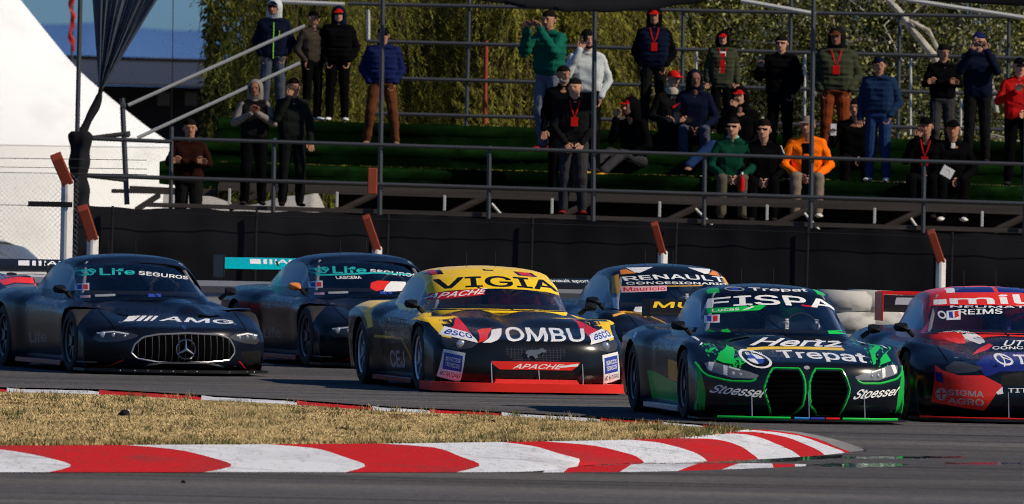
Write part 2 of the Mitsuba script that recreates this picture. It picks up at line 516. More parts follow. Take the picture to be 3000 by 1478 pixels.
diffuse('tyre_white', mikit.proc(lambda p, n, uv: dmix(mi.Color3f(.50, .49, .46), mi.Color3f(.24, .235, .225), dss(.45, .8, dfbm(p.x * 5, p.y * 5, p.z * 9, 3)))))
tyre_p = ply(lathe([(.20, -.10), (.27, -.115), (.315, -.07), (.325, 0), (.315, .07), (.27, .115), (.20, .10), (.18, .06), (.18, -.06), (.20, -.10)], 36), 'tyre_white', smooth=50)
for (px, py, n_t, nm) in ((2470, 970, 4, 'behind the green trimmed car'), (2562, 972, 4, 'beside the red rear wing'), (2665, 975, 3, 'under the red rear wing')):
    q = P(px, py, 146 + (px - 2562) * .006)
    for j in range(n_t):
        kx = thing('painted_tyre', '%s white painted tyre in the stack %s' % (('lowest', 'second', 'third', 'fourth and topmost')[j], nm), 'tyre', 'white painted tyres stacked by the guard rail')
        scene[kx] = {**tyre_p, 'to_world': T().translate([q[0] + .02 * ((j * 37) % 3 - 1), q[1], .12 + .225 * j]).rotate([0, 0, 1], 40 * j).rotate([1, 0, 0], 2 * (j % 2))}

diffuse('concrete', mikit.proc(lambda p, n, uv: dmix(mi.Color3f(.72, .71, .69), mi.Color3f(.48, .47, .45), dss(.5, .85, dfbm(p.x * 9, p.y * 9, p.z * 6, 4)))))
diffuse('post_red', mikit.proc(lambda p, n, uv: dmix(mi.Color3f(.34, .050, .030), mi.Color3f(.24, .075, .045), dfbm(p.x * 14, p.y * 9, p.z * 14, 3))))


def fence_post(x, y_bend, x_top, y_top, Y, lab, w=.14, wa=.12):
    k = thing('fence_post', lab, 'fence post', 'concrete fence posts with red bent tops')
    b, t = P(x, y_bend, Y), P(x_top, y_top, Y)
    put(k, 'shaft', cbox([b[0], Y, b[2] / 2 - .02], [w * .78, w * .78, b[2] + .04], .02, rz=math.radians(38)), 'concrete')
    d = t - b
    d[1] = -.22
    a1, a2 = np.array([b[0], Y, b[2] - .04]), np.array([b[0], Y, b[2]]) + d
    m = cbox([0, 0, .5], [wa, wa, 1.0], .012)
    z = (a2 - a1)
    L = np.linalg.norm(z)
    z /= L
    x_ = np.cross([0, 1, 0], z)
    x_ /= np.linalg.norm(x_)
    M = np.eye(4)
    M[:3, 0], M[:3, 1], M[:3, 2], M[:3, 3] = x_, np.cross(z, x_), z * L, a1
    m.apply_transform(M)
    put(k, 'bent_arm', m, 'post_red')


fence_post(198, 525, 166, 458, 155, 'white concrete fence post with red bent top at far left before the white tent', .15, .13)
fence_post(272, 690, 244, 608, 163, 'white concrete fence post with red bent top beside the black wrapped pole', .15, .13)
fence_post(1105, 722, 1072, 634, 164, 'white concrete fence post with red bent top above the second navy car', .13, .10)
fence_post(1942, 735, 1916, 655, 164, 'white concrete fence post with red bent top left of the green trimmed car', .13, .09)
fence_post(2757, 758, 2725, 678, 164, 'white concrete fence post with red bent top above the red car', .13, .10)
k = thing('fence_post', 'short red stub of a post standing in front of the green seating tiers', 'post')
q0, q1 = P(1090, 570, 171), P(1092, 493, 171)
put(k, 'shaft', cbox((q0 + q1) / 2, [.12, .1, (q1 - q0)[2]], .01), 'post_red')

diffuse('shade_cloth', mikit.proc(lambda p, n, uv: dmix(mi.Color3f(.007, .0075, .010), mi.Color3f(.026, .026, .029), dr.clip(.5 * dfbm(p.x * 1.1, p.z * 2.1, 0, 4) + .4 * dss(.5, .8, dfbm(p.x * .35, p.z * .8, 3, 3)), 0, 1))))
top = PchipInterpolator([150, 230, 500, 1000, 1500, 2000, 2500, 3000, 3200], [590, 603, 612, 626, 640, 655, 672, 692, 698])
V = []
for x in np.linspace(225, 3190, 220):
    q = P(x, float(top(x)) + 2.5 * math.sin(x * .019) + 1.5 * math.sin(x * .05), 168)
    for z in np.linspace(0, 1, 14):
        zz = q[2] * z
        V.append([q[0], 168 + .006 * math.sin(x * .045 + 2 * z) + .02 * (meshkit.noise(np.array([x * .02, z * 4, 0])) - .5), zz])
diffuse('dark_pipe', (.022, .022, .025))
k = thing('shade_cloth', 'black shade cloth hung along the fence under the grandstand', 'fence cloth')
put(k, 'cloth', grid(V, 220, 14), 'shade_cloth', True)
for i, x in enumerate(range(330, 3150, 410)):
    q = P(x + 14 * math.sin(i * 2.1), float(top(x)) - 4, 167.9)
    put(k, 'fence_pipe', tube([q, [q[0] - .012, 167.9, 0]], .016, 6), 'dark_pipe')
for dz in (.06,):
    put(k, 'line_wire', tube([P(x, float(top(x)), 167.86) - [0, 0, dz] for x in range(240, 3150, 100)], .005, 4), 'dark_pipe')

# chain link and plain wires at the far left
k = thing('chain_link_fence', 'thin chain link fence with plain wires in front of the white tent', 'fence')
ms = []
A, Bq = P(-60, 505, 155.2), P(226, 780, 155.2)
x0, x1, z1, z0 = A[0], Bq[0], A[2], max(.05, Bq[2])
stp = .058
for i in range(-int((z1 - z0) / stp), int((x1 - x0) / stp)):
    for sgn in (1, -1):
        xa = x0 + i * stp
        p0, p1 = np.array([xa, z0]), np.array([xa + (z1 - z0), z1])
        if sgn < 0:
            p0, p1 = np.array([xa, z1]), np.array([xa + (z1 - z0), z0])
        seg = LineString([p0, p1]).intersection(shapely.box(x0, z0, x1, z1))
        if seg.length > .01:
            (a, b), (c, d_) = seg.coords[0], seg.coords[-1]
            ms.append(tube([[a, 155.2, b], [c, 155.2, d_]], .0016, 3, False))
put(k, 'mesh', cat(ms), 'galvanised', 30, kind='stuff')
for (ya, yb, xe) in ((463, 470, 430), (489, 496, 430), (505, 512, 430), (600, 604, 200)):
    a, b = P(-60, ya, 155.1), P(xe, yb, 155.1)
    put(k, 'wire', tube([a, b], .004, 5), 'pipe_metal', 30)
a, b = P(82, 592, 154.9), P(212, 606, 154.9)
put(k, 'torn_strip', cat([cbox((a + b) / 2, [(b - a)[0], .02, .06], .01)]), 'shade_cloth', 30)

# ---------------------------------------------------------------- far background
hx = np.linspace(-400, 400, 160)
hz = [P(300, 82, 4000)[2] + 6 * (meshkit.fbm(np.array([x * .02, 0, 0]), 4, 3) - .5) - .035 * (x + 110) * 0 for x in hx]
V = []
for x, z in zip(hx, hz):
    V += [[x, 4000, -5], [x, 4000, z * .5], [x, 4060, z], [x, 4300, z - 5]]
diffuse('haze_blue_hills', (.075, .165, .38))  # blue of the distance haze is put into the hill colour
struct('hills', grid(V, 160, 4), 'haze_blue_hills', True)

principled('roof_sheet', (.030, .032, .040), .55)
diffuse('dark_wall', (.02, .02, .024))
diffuse('bank_soil', mikit.proc(lambda p, n, uv: dmix(mi.Color3f(.30, .29, .27), mi.Color3f(.44, .42, .40), dfbm(p.x * 3, p.y * 3, p.z * 5, 4))))
k = thing('long_building', 'long dark building with a low grey roof beyond the white tent', 'building')
a, b = P(250, 163, 300), P(760, 176, 300)
e0, e1 = P(250, 245, 296), P(760, 254, 296)
w = e1[0] - a[0]
x0, x1 = a[0] - 3, b[0] + 2
zt, ze = (a[2] + b[2]) / 2, (e0[2] + e1[2]) / 2
put(k, 'roof', trimesh.Trimesh([[x0, 296, ze], [x1, 296, ze - .05], [x1, 302, zt - .03], [x0, 302, zt + .03], [x0, 308, ze], [x1, 308, ze]], [[0, 1, 2], [0, 2, 3], [3, 2, 5], [3, 5, 4]], process=False), 'roof_sheet')
zr = P(500, 188, 299)[2]
put(k, 'ridge_board', cbox([(x0 + x1) / 2, 301.2, zt - .10], [x1 - x0, .1, .16]), 'shade_cloth')
put(k, 'wall', cbox([(x0 + x1) / 2, 302, ze / 2 - .02], [x1 - x0 - .4, 8, ze - .04], .02), 'dark_wall')
for px in (480, 560):
    q = P(px, 290, 297.9)
    put(k, 'window', cbox(q, [.28, .08, .30], .01), 'pipe_metal')
put(k, 'gutter', tube([[x0, 295.95, ze + .02], [x1, 295.95, ze - .03]], .03, 6), 'roof_sheet')

# white membrane tent: a flared cone with a skirt
def tent():
    ax = P(-560, 300, 222)[0]
    pr = []
    for x, y in ((-330, -330), (-190, -250), (-75, -150), (12, -60), (60, 0), (140, 100), (225, 200), (340, 300), (470, 400), (520, 432)):
        q = P(x, y, 222)
        pr.append((q[0] - ax, q[2]))
    r = np.array(pr)
    f = PchipInterpolator(r[::-1, 1], r[::-1, 0])
    zz = np.linspace(r[-1, 1], r[0, 1], 40)
    V = []
    aa = np.linspace(0, 2 * np.pi, 97)
    for z in zz:
        for t in aa:
            sc = 1 - .012 * abs(math.sin(4 * t)) * (1 - (z - zz[0]) / (zz[-1] - zz[0]))
            V.append([ax + f(z) * sc * math.cos(t), 222 + f(z) * sc * math.sin(t), z + 0])
    top_ = grid(V, 40, 97)
    V = []
    for z in np.linspace(0, zz[0], 8):
        for t in aa:
            sc = 1 - .012 * abs(math.sin(4 * t)) - .004
            V.append([ax + f(zz[0]) * sc * math.cos(t), 222 + f(zz[0]) * sc * math.sin(t), z - .01])
    return top_, grid(V, 8, 97)


diffuse('membrane', mikit.proc(lambda p, n, uv: dmix(mi.Color3f(.82, .85, .88), mi.Color3f(.73, .76, .79), dss(.5, .8, dfbm(p.x * 1.2, p.y * .6, p.z * 1.5, 4)))))
k = thing('membrane_tent', 'large white membrane tent with a concave flared edge at left', 'tent')
a, b = tent()
put(k, 'canopy', a, 'membrane', True)
put(k, 'skirt', b, 'membrane', True)

# pale earth bank behind the left end of the seating
V = []
for x in np.linspace(480, 1000, 30):
    z = P(x, 563, 187)[2] + .06 * math.sin(x * .02) - max(0, x - 930) * .012 - .25 * max(0, math.sin(x * .011)) ** 2
    q = P(x, 500, 187)[0]
    V += [[q, 184, -.02], [q, 187, max(.1, z)], [q, 189, max(.1, z)], [q, 193, -.02]]
struct('earth_bank', grid(V, 30, 4), 'bank_soil', True)

# red streamer on a thin pole
k = thing('red_streamer', 'red fabric streamer hanging down beside the pole at top left', 'streamer')
diffuse('streamer_red', (.45, .04, .03))
pts = [P(213 + 5 * math.sin(i * .8) - .18 * i, -40 + i * 10, 230) for i in range(20)]
V = []
for i, q in enumerate(pts):
    V += [q + [-.04 + .02 * math.sin(i * 1.1), .03 * math.cos(i * 1.3), 0], q + [0, -.03, 0], q + [.035 + .02 * math.sin(i * 1.7), .02 * math.sin(i), 0]]
put(k, 'ribbon', grid(V, 20, 3), 'streamer_red', True)
put(k, 'pole', tube([P(213, -60, 230.1), [P(213, 300, 230)[0], 230.1, 0]], .02, 6), 'pipe_metal')
solo('overhead_cable', 'thin dark cable hanging straight down beside the willow', 'cable', tube([P(508, -60, 190), P(505, 200, 190), [P(505, 200, 190)[0], 190, 0]], .006, 5), 'black_plastic')

# trees
diffuse('bark', mikit.proc(lambda p, n, uv: dmix(mi.Color3f(.10, .075, .05), mi.Color3f(.05, .04, .03), dfbm(p.x * 8, p.y * 8, p.z * 3, 3))))
diffuse('pale_bark', mikit.proc(lambda p, n, uv: dmix(mi.Color3f(.46, .44, .38), mi.Color3f(.26, .24, .20), dss(.4, .8, dfbm(p.x * 9, p.y * 9, p.z * 9, 3)))))
mat('leaf', type='twosided', bsdf={'type': 'diffuse', 'reflectance': {'type': 'mesh_attribute', 'name': 'vertex_color'}})
mat('leaf_thin', type='principledthin', base_color={'type': 'mesh_attribute', 'name': 'vertex_color'}, roughness=.5, diff_trans=.7, spec_trans=0.0)


def leaves(base, dirn, ln, wd, col, g):
    """One diamond leaf (two triangles) per row."""
    n = len(base)
    dirn = dirn / np.linalg.norm(dirn, axis=1, keepdims=True)
    side = np.cross(dirn, g.normal(0, 1, (n, 3)))
    side /= np.maximum(np.linalg.norm(side, axis=1, keepdims=True), 1e-9)
    mid = base + dirn * ln[:, None] * .5
    V = np.stack([base, mid + side * wd[:, None], base + dirn * ln[:, None], mid - side * wd[:, None]], 1).reshape(-1, 3)
    i = np.arange(n)[:, None] * 4
    F = np.vstack([i + [0, 1, 2], i + [0, 2, 3]])
    return trimesh.Trimesh(V, F, process=False), np.repeat(np.clip(col, .004, 1), 4, axis=0)


XMIN = P(525, 200, 196)[0]


def willow(x, Y, spread, zt, n_str, seed, lab, tint=(1, 1, 1), name='willow_tree'):
    g = np.random.default_rng(seed)
    k = thing(name, lab, 'tree', 'trees behind the grandstand')
    tr = [[x, Y + .6, -.05], [x + .1, Y + .6, 1.0], [x - .05, Y + .7, 2.2], [x + .15, Y + .8, 3.6]]
    put(k, 'trunk', tube(tr, [.24, .20, .17, .12], 10), 'bark', 40)
    tops = []
    for i in range(9):
        a = g.uniform(-1, 1)
        e = np.array([x + a * spread * .85, Y + g.uniform(-.9, 1.2), zt - abs(a) ** 2 * .9 + g.uniform(-.4, .3)])
        s = np.array([x, Y + .7, 2.0 + g.uniform(0, 1.2)])
        m_ = (s + e) / 2 + [0, 0, .35]
        put(k, 'branch', tube([s, m_, e], [.07, .045, .02], 6), 'bark', 40)
        tops.append(e)
    nb_ = max(14, n_str // 26)
    bun = np.c_[g.uniform(-1, 1, nb_), g.uniform(-1.2, 1.5, nb_), g.uniform(-2.6, .2, nb_), g.choice([.35, .55, .8, 1.1, 1.6], nb_), g.normal(0, .6, nb_)]
    P0, D0, C0 = [], [], []
    tw = []
    for i in range(n_str):
        bj = g.integers(len(bun))
        a = float(np.clip(bun[bj, 0] + g.normal(0, .11), -1.1, 1.1))
        st = np.array([x + a * spread, Y + bun[bj, 1] + g.normal(0, .15), zt * (1 - .20 * a * a) + bun[bj, 2] + g.uniform(-.5, .3)])
        L = g.uniform(1.0, 3.6)
        nn = int(L / .024)
        s = np.linspace(0, 1, nn)
        sw_ = np.array([bun[bj, 4] + g.normal(0, .22), g.normal(0, .25)])
        pts = st + np.c_[sw_[0] * s * (1 + .4 * np.sin(s * 3)) + .06 * np.sin(s * 9 + i), sw_[1] * s, -L * s ** 1.3 + .35 * np.sin(s * 2.2) * abs(sw_[0])]
        pts = pts[pts[:, 0] > XMIN + np.clip(4.3 - pts[:, 2], -.6, 2) * .34 + .20 * np.sin(pts[:, 2] * 5) + .14 * math.sin(i * 2.3)]
        nn = len(pts)
        if nn < 12:
            continue
        P0.append(pts)
        dd = np.c_[g.normal(sw_[0] * .3, .42, nn), g.normal(0, .4, nn), -g.normal(.85, .35, nn)]
        D0.append(dd)
        yl = bun[bj, 3] * g.uniform(.6, 1.3)
        C0.append(np.array([.30, .265, .060]) * yl * g.uniform(.6, 1.35, (nn, 1)) + np.array([.02, .03, 0]) * g.uniform(0, 1, (nn, 1)))
        if i % 3 == 0:
            tw.append(tube(pts[:: max(1, nn // 5)], .005, 3, False))
    P0, D0, C0 = np.vstack(P0), np.vstack(D0), np.vstack(C0) * np.array(tint)
    m_, c_ = leaves(P0, D0, g.uniform(.06, .12, len(P0)), g.uniform(.0045, .0085, len(P0)), C0, g)
    put(k, 'crown', m_, 'leaf_thin', False, color=c_, kind='stuff')
    put(k, 'twigs', cat(tw), 'bark', 30, kind='stuff')


def broad(x, Y, spread, zt, n, seed, lab, name='leafy_tree', limbs=(), tint=(1, 1, 1)):
    g = np.random.default_rng(seed)
    k = thing(name, lab, 'tree', 'trees behind the grandstand')
    put(k, 'trunk', tube([[x, Y + .5, -.05], [x + .05, Y + .5, 1.2], [x - .1, Y + .6, 2.6], [x, Y + .7, zt - .8]], [.2, .16, .12, .05], 10), 'pale_bark', 40)
    for lm in limbs:
        put(k, 'limb', tube(lm[0], lm[1], 8), 'pale_bark', 40)
    cl = np.c_[g.uniform(-1, 1, n // 26) * spread + x, g.uniform(-1.2, 1.4, n // 26) + Y, g.uniform(1.2, zt, n // 26)]
    B = np.repeat(cl, 26, axis=0) + g.normal(0, 1, (len(cl) * 26, 3)) * [.14, .14, .11]
    nn = len(B)
    tone = np.repeat(g.choice([.12, .3, .8, 1.6], len(cl)), 26)[:, None] * g.uniform(.6, 1.4, (nn, 1))
    C = np.array([.26, .27, .085]) * tone * np.array(tint)
    pale = (g.uniform(0, 1, nn) < .10)[:, None]  # near-white leaves: sun sparkle put into the leaf colour
    C = np.where(pale, np.array([.75, .76, .56]) * g.uniform(.6, 1.1, (nn, 1)), C)
    m_, c_ = leaves(B, g.normal(0, 1, (nn, 3)) + [0, 0, -.6], g.uniform(.05, .085, nn), g.uniform(.016, .028, nn), C, g)
    put(k, 'crown', m_, 'leaf_thin', False, color=c_, kind='stuff')
    tw = []
    for i in range(110):
        q = cl[g.integers(len(cl))]
        tw.append(tube([q, q + g.normal(0, .3, 3), q + g.normal(0, .55, 3) + [0, 0, .25]], [.014, .010, .005], 4, False))
    put(k, 'twigs', cat(tw), 'pale_bark', 30, kind='stuff')


wx = lambda px, Y: P(px, 200, Y)[0]
willow(wx(850, 196), 196, 1.25, 6.0, 820, 31, 'dark weeping willow at left beside the stair rails', (.62, .70, .6))
willow(wx(1180, 199), 199, 1.5, 6.0, 1050, 32, 'weeping willow behind the man in the blue padded jacket', (.8, .85, .75))
willow(wx(1560, 197), 197, 1.5, 6.0, 1050, 33, 'weeping willow behind the man filming in a teal jacket', (.9, .95, .85))
willow(wx(1900, 200), 200, 1.3, 5.9, 860, 34, 'yellowish weeping willow behind the man in the navy vest', (1.1, 1.05, .95))
broad(wx(2180, 198), 198, 1.1, 5.4, 30000, 35, 'leafy tree behind the man in the long olive parka')
broad(wx(2480, 201), 201, 1.3, 5.4, 34000, 36, 'leafy tree behind the man in rust trousers', limbs=[([P(2440, 145, 199), P(2520, 118, 199), P(2600, 125, 199), P(2690, 150, 199)], [.03, .04, .035, .02])])
broad(wx(2820, 197), 197, 1.5, 5.4, 38000, 37, 'leafy tree with pale limbs behind the man filming in navy', limbs=[([P(2560, -40, 195.5), P(2630, 30, 195.5), P(2690, 110, 195.5), P(2735, 165, 195.5), P(2800, 280, 196)], [.035, .05, .055, .06, .07]),
      ([P(2665, 60, 195.4), P(2720, 90, 195.5), P(2760, 170, 195.6)], [.02, .035, .03]), ([P(2950, 90, 196), P(2900, 220, 196), P(2920, 330, 196)], [.02, .035, .04])])
# a dim belt of growth behind them
gb = np.random.default_rng(77)
nb = 150000
X0, X1 = wx(600, 209), wx(3250, 209)
bx = gb.uniform(0, 1, nb)
B = np.c_[X0 + (X1 - X0) * bx, gb.uniform(207, 211, nb), gb.uniform(.2, 5.0, nb) * np.clip(.75 + .5 * meshkit.fbm(np.c_[bx * 24, 0 * bx, 0 * bx], 3, 6), .3, 1.2)]
gap = meshkit.fbm(np.c_[B[:, 0] * 1.3, B[:, 1] * .6, B[:, 2] * 1.3], 3, 12)
B = B[(gap > .40) | (B[:, 2] < 2.2)]
C = np.array([.038, .042, .015]) * gb.uniform(.5, 1.7, (len(B), 1))
m_, c_ = leaves(B, gb.normal(0, 1, (len(B), 3)) + [0, 0, -1.2], gb.uniform(.08, .16, len(B)), gb.uniform(.02, .04, len(B)), C, gb)
k = key_for('tree_belt')
scene[k] = ply(m_, 'leaf_thin', color=c_)
labels[k] = {'kind': 'stuff', 'label': 'dim belt of dense growth far behind the willows', 'category': 'trees'}
# ---------------------------------------------------------------- racing cars
# Car space: nose at the origin facing -y, x to the picture's right, z up; metres.
S_LAT = np.array([0, .40, .74, .93, 1.0])


def loft(rows, n_lat, n_side, n_st, power=2.6):
    """Closed solid from cross-sections. row: y, W, z at S_LAT (5 values), zb, sweep, tuck."""
    rows = np.array(rows, float)
    t = np.arange(len(rows))
    f = PchipInterpolator(t, rows, axis=0)
    tt = np.linspace(0, len(rows) - 1, n_st)
    R = f(tt)
    s = np.linspace(-1, 1, 2 * n_lat + 1)
    V = []
    for r in R:
        y, W, z5, zb, sw, tuck = r[0], r[1], r[2:7], r[7], r[8], r[9]
        zt = PchipInterpolator(S_LAT, z5)(np.abs(s))
        top = np.c_[s * W, y + sw * np.abs(s) ** power, zt]
        v = np.linspace(0, 1, n_side + 1)[:-1]
        ze = z5[4]
        zz = zb + (ze - zb) * v
        xx = W - tuck * (1 - v) ** 1.5 + 0.012 * np.sin(np.pi * v)
        left = np.c_[-xx, np.full_like(xx, y + sw), zz]
        rgt = np.c_[xx[::-1], np.full_like(xx, y + sw), zz[::-1]]
        V.append(np.vstack([left, top, rgt]))
    V = np.array(V)
    m, n = V.shape[:2]
    F = []
    for i in range(m - 1):
        for j in range(n):
            k = (j + 1) % n
            a, b, c, d = i * n + j, i * n + k, (i + 1) * n + k, (i + 1) * n + j
            F += [[a, c, b], [a, d, c]]
    vv = V.reshape(-1, 3)
    c0, c1 = len(vv), len(vv) + 1
    vv = np.vstack([vv, V[0].mean(0), V[-1].mean(0)])
    for j in range(n):
        k = (j + 1) % n
        F += [[c0, j, k], [c1, (m - 1) * n + k, (m - 1) * n + j]]
    me = trimesh.Trimesh(vv, F, process=False)
    if me.volume < 0:
        me.invert()
    return me


def body_rows(p):
    n, c = p.get('nose', .50), p.get('cowl', .75)          # leading-edge height of the bonnet, height at the windscreen
    fe = p.get('fender', .70)
    sw = p.get('sweep', .42)
    return [
        # y, W, z(0, .40, .74, .93, 1), zb, sweep, tuck
        (.16, .84, .075, .075, .075, .075, .075, .05, sw, .02),
        (.06, .90, .11, .11, .11, .11, .11, .05, sw, .02),
        (.01, .93, .24, .24, .24, .24, .24, .05, sw, .02),
        (.02, .945, n - .12, n - .12, n - .12, n - .12, n - .12, .06, sw, .02),
        (.07, .95, n, n, n - .005, n - .02, n - .06, .07, sw, .02),
        (.22, .965, n + .045, n + .045, n + .05, n + .03, n - .01, .08, sw * .92, .02),
        (.50, .98, n + .09, n + .09, n + .12, n + .11, n + .05, .09, sw * .72, .02),
        (.85, .988, n + .15, n + .14, fe - .02, fe, fe - .03, .10, sw * .40, .03),
        (1.15, .985, n + .20, n + .19, fe - .02, fe, fe - .03, .10, sw * .15, .04),
        (1.45, .935, c, c - .01, fe, fe - .01, fe - .06, .10, 0, .05),
        (1.85, .895, c + .02, c + .01, c, c - .05, c - .09, .10, 0, .04),
        (2.9, .895, c + .02, c + .01, c, c - .04, c - .08, .10, 0, .04),
        (3.3, .965, c + .03, c + .03, c + .03, c - .01, c - .06, .10, 0, .04),
        (3.7, 1.0, c + .05, c + .05, c + .05, c + .01, c - .05, .12, 0, .03),
        (4.25, .985, c + .07, c + .07, c + .06, c + .0, c - .06, .16, 0, .03),
        (4.58, .93, c + .07, c + .07, c + .05, c - .02, c - .08, .22, -.12, .02),
        (4.66, .91, c - .1, c - .1, c - .1, c - .12, c - .14, .25, -.12, .02),
        (4.62, .88, .36, .36, .36, .36, .36, .28, -.12, .02)]


def cabin_rows(p):
    h, c = p.get('roof', 1.21), p.get('cowl', .75)
    w = p.get('cab', .60)

    def row(y, zt, wt, wb, sw=0, dz=.035):
        # the ring's sides run from (wb, low) to (wt, top)
        return (y, wt, zt, zt - .010, zt - .034, zt - .07, zt - .115, c - .10, sw, -(wb - wt))
    return [row(1.33, c + .0, .70, .80, .26), row(1.37, c + .04, .70, .80, .26), row(1.62, c + .20, .66, .80, .24), row(1.90, c + .355, w + .02, .80, .2),
            row(2.02, h - .055, w, .80, .17), row(2.18, h - .016, w - .01, .80, .1), row(2.55, h, w - .01, .80, .03), row(3.0, h - .025, w - .02, .79),
            row(3.5, h - .12, w - .05, .77), row(4.0, h - .26, w - .08, .72), row(4.25, c + .08, w - .1, .70), row(4.32, c - .02, w - .1, .66)]


def text_quad(text, q, bold=True, edge=.035, bow=0.0, skew=0.0):
    """Lettering mapped into the quadrilateral TL, TR, BR, BL."""
    v, f = text_flat(text, bold)
    q = np.array(q, float)
    size = max(np.linalg.norm(q[1] - q[0]), np.linalg.norm(q[3] - q[0]))
    v3 = np.c_[v[:, 0] + skew * v[:, 1], v[:, 1], np.zeros(len(v))]
    v3, f = trimesh.remesh.subdivide_to_size(v3, f, edge / size, max_iter=12)
    tmp = trimesh.Trimesh(v3, f, process=False)
    tmp.merge_vertices()
    v3, f = np.array(tmp.vertices), np.array(tmp.faces)
    a, b = v3[:, :1], v3[:, 1:2]
    w = (q[3] * (1 - a) + q[2] * a) * (1 - b) + (q[0] * (1 - a) + q[1] * a) * b
    w[:, 1] += bow * 4 * v3[:, 0] * (1 - v3[:, 0])
    return w, f


GLASS_STD = [(-.735, .765), (-.64, .93), (-.565, 1.08), (-.3, 1.115), (0, 1.125), (.3, 1.115), (.565, 1.08), (.64, .93), (.735, .765), (.3, .775), (-.3, .775)]


def union_all_m(ms):
    return m3.Manifold.batch_boolean(ms, m3.OpType.Add)


def like_surface(mesh, ref, mt):
    """The cut mesh with the uncut surface's smooth normals; faces made by the cuts stay flat."""
    from scipy.spatial import cKDTree
    rv, rn = np.array(ref.vertices), np.array(ref.vertex_normals)
    f = np.array(mesh.faces)
    v = np.array(mesh.vertices)[f].reshape(-1, 3)
    dd, ii = cKDTree(rv).query(v, k=4)
    w = 1 / (dd + 1e-5)
    n = (rn[ii] * w[..., None]).sum(1)
    n /= np.maximum(np.linalg.norm(n, axis=1, keepdims=True), 1e-9)
    fn = np.repeat(mesh.face_normals, 3, axis=0)
    flat = np.repeat((n * fn).sum(1).reshape(-1, 3).min(1) < .62, 3)
    n[flat] = fn[flat]
    keep = np.repeat(mesh.area_faces > 1e-9, 3)
    v, n = v[keep], n[keep]
    path = meshkit.write_ply(trimesh.Trimesh(v, np.arange(len(v)).reshape(-1, 3), process=False), normals=n)
    return {'type': 'ply', 'filename': path, 'face_normals': False, 'bsdf': {'type': 'ref', 'id': 'material_' + mt}}


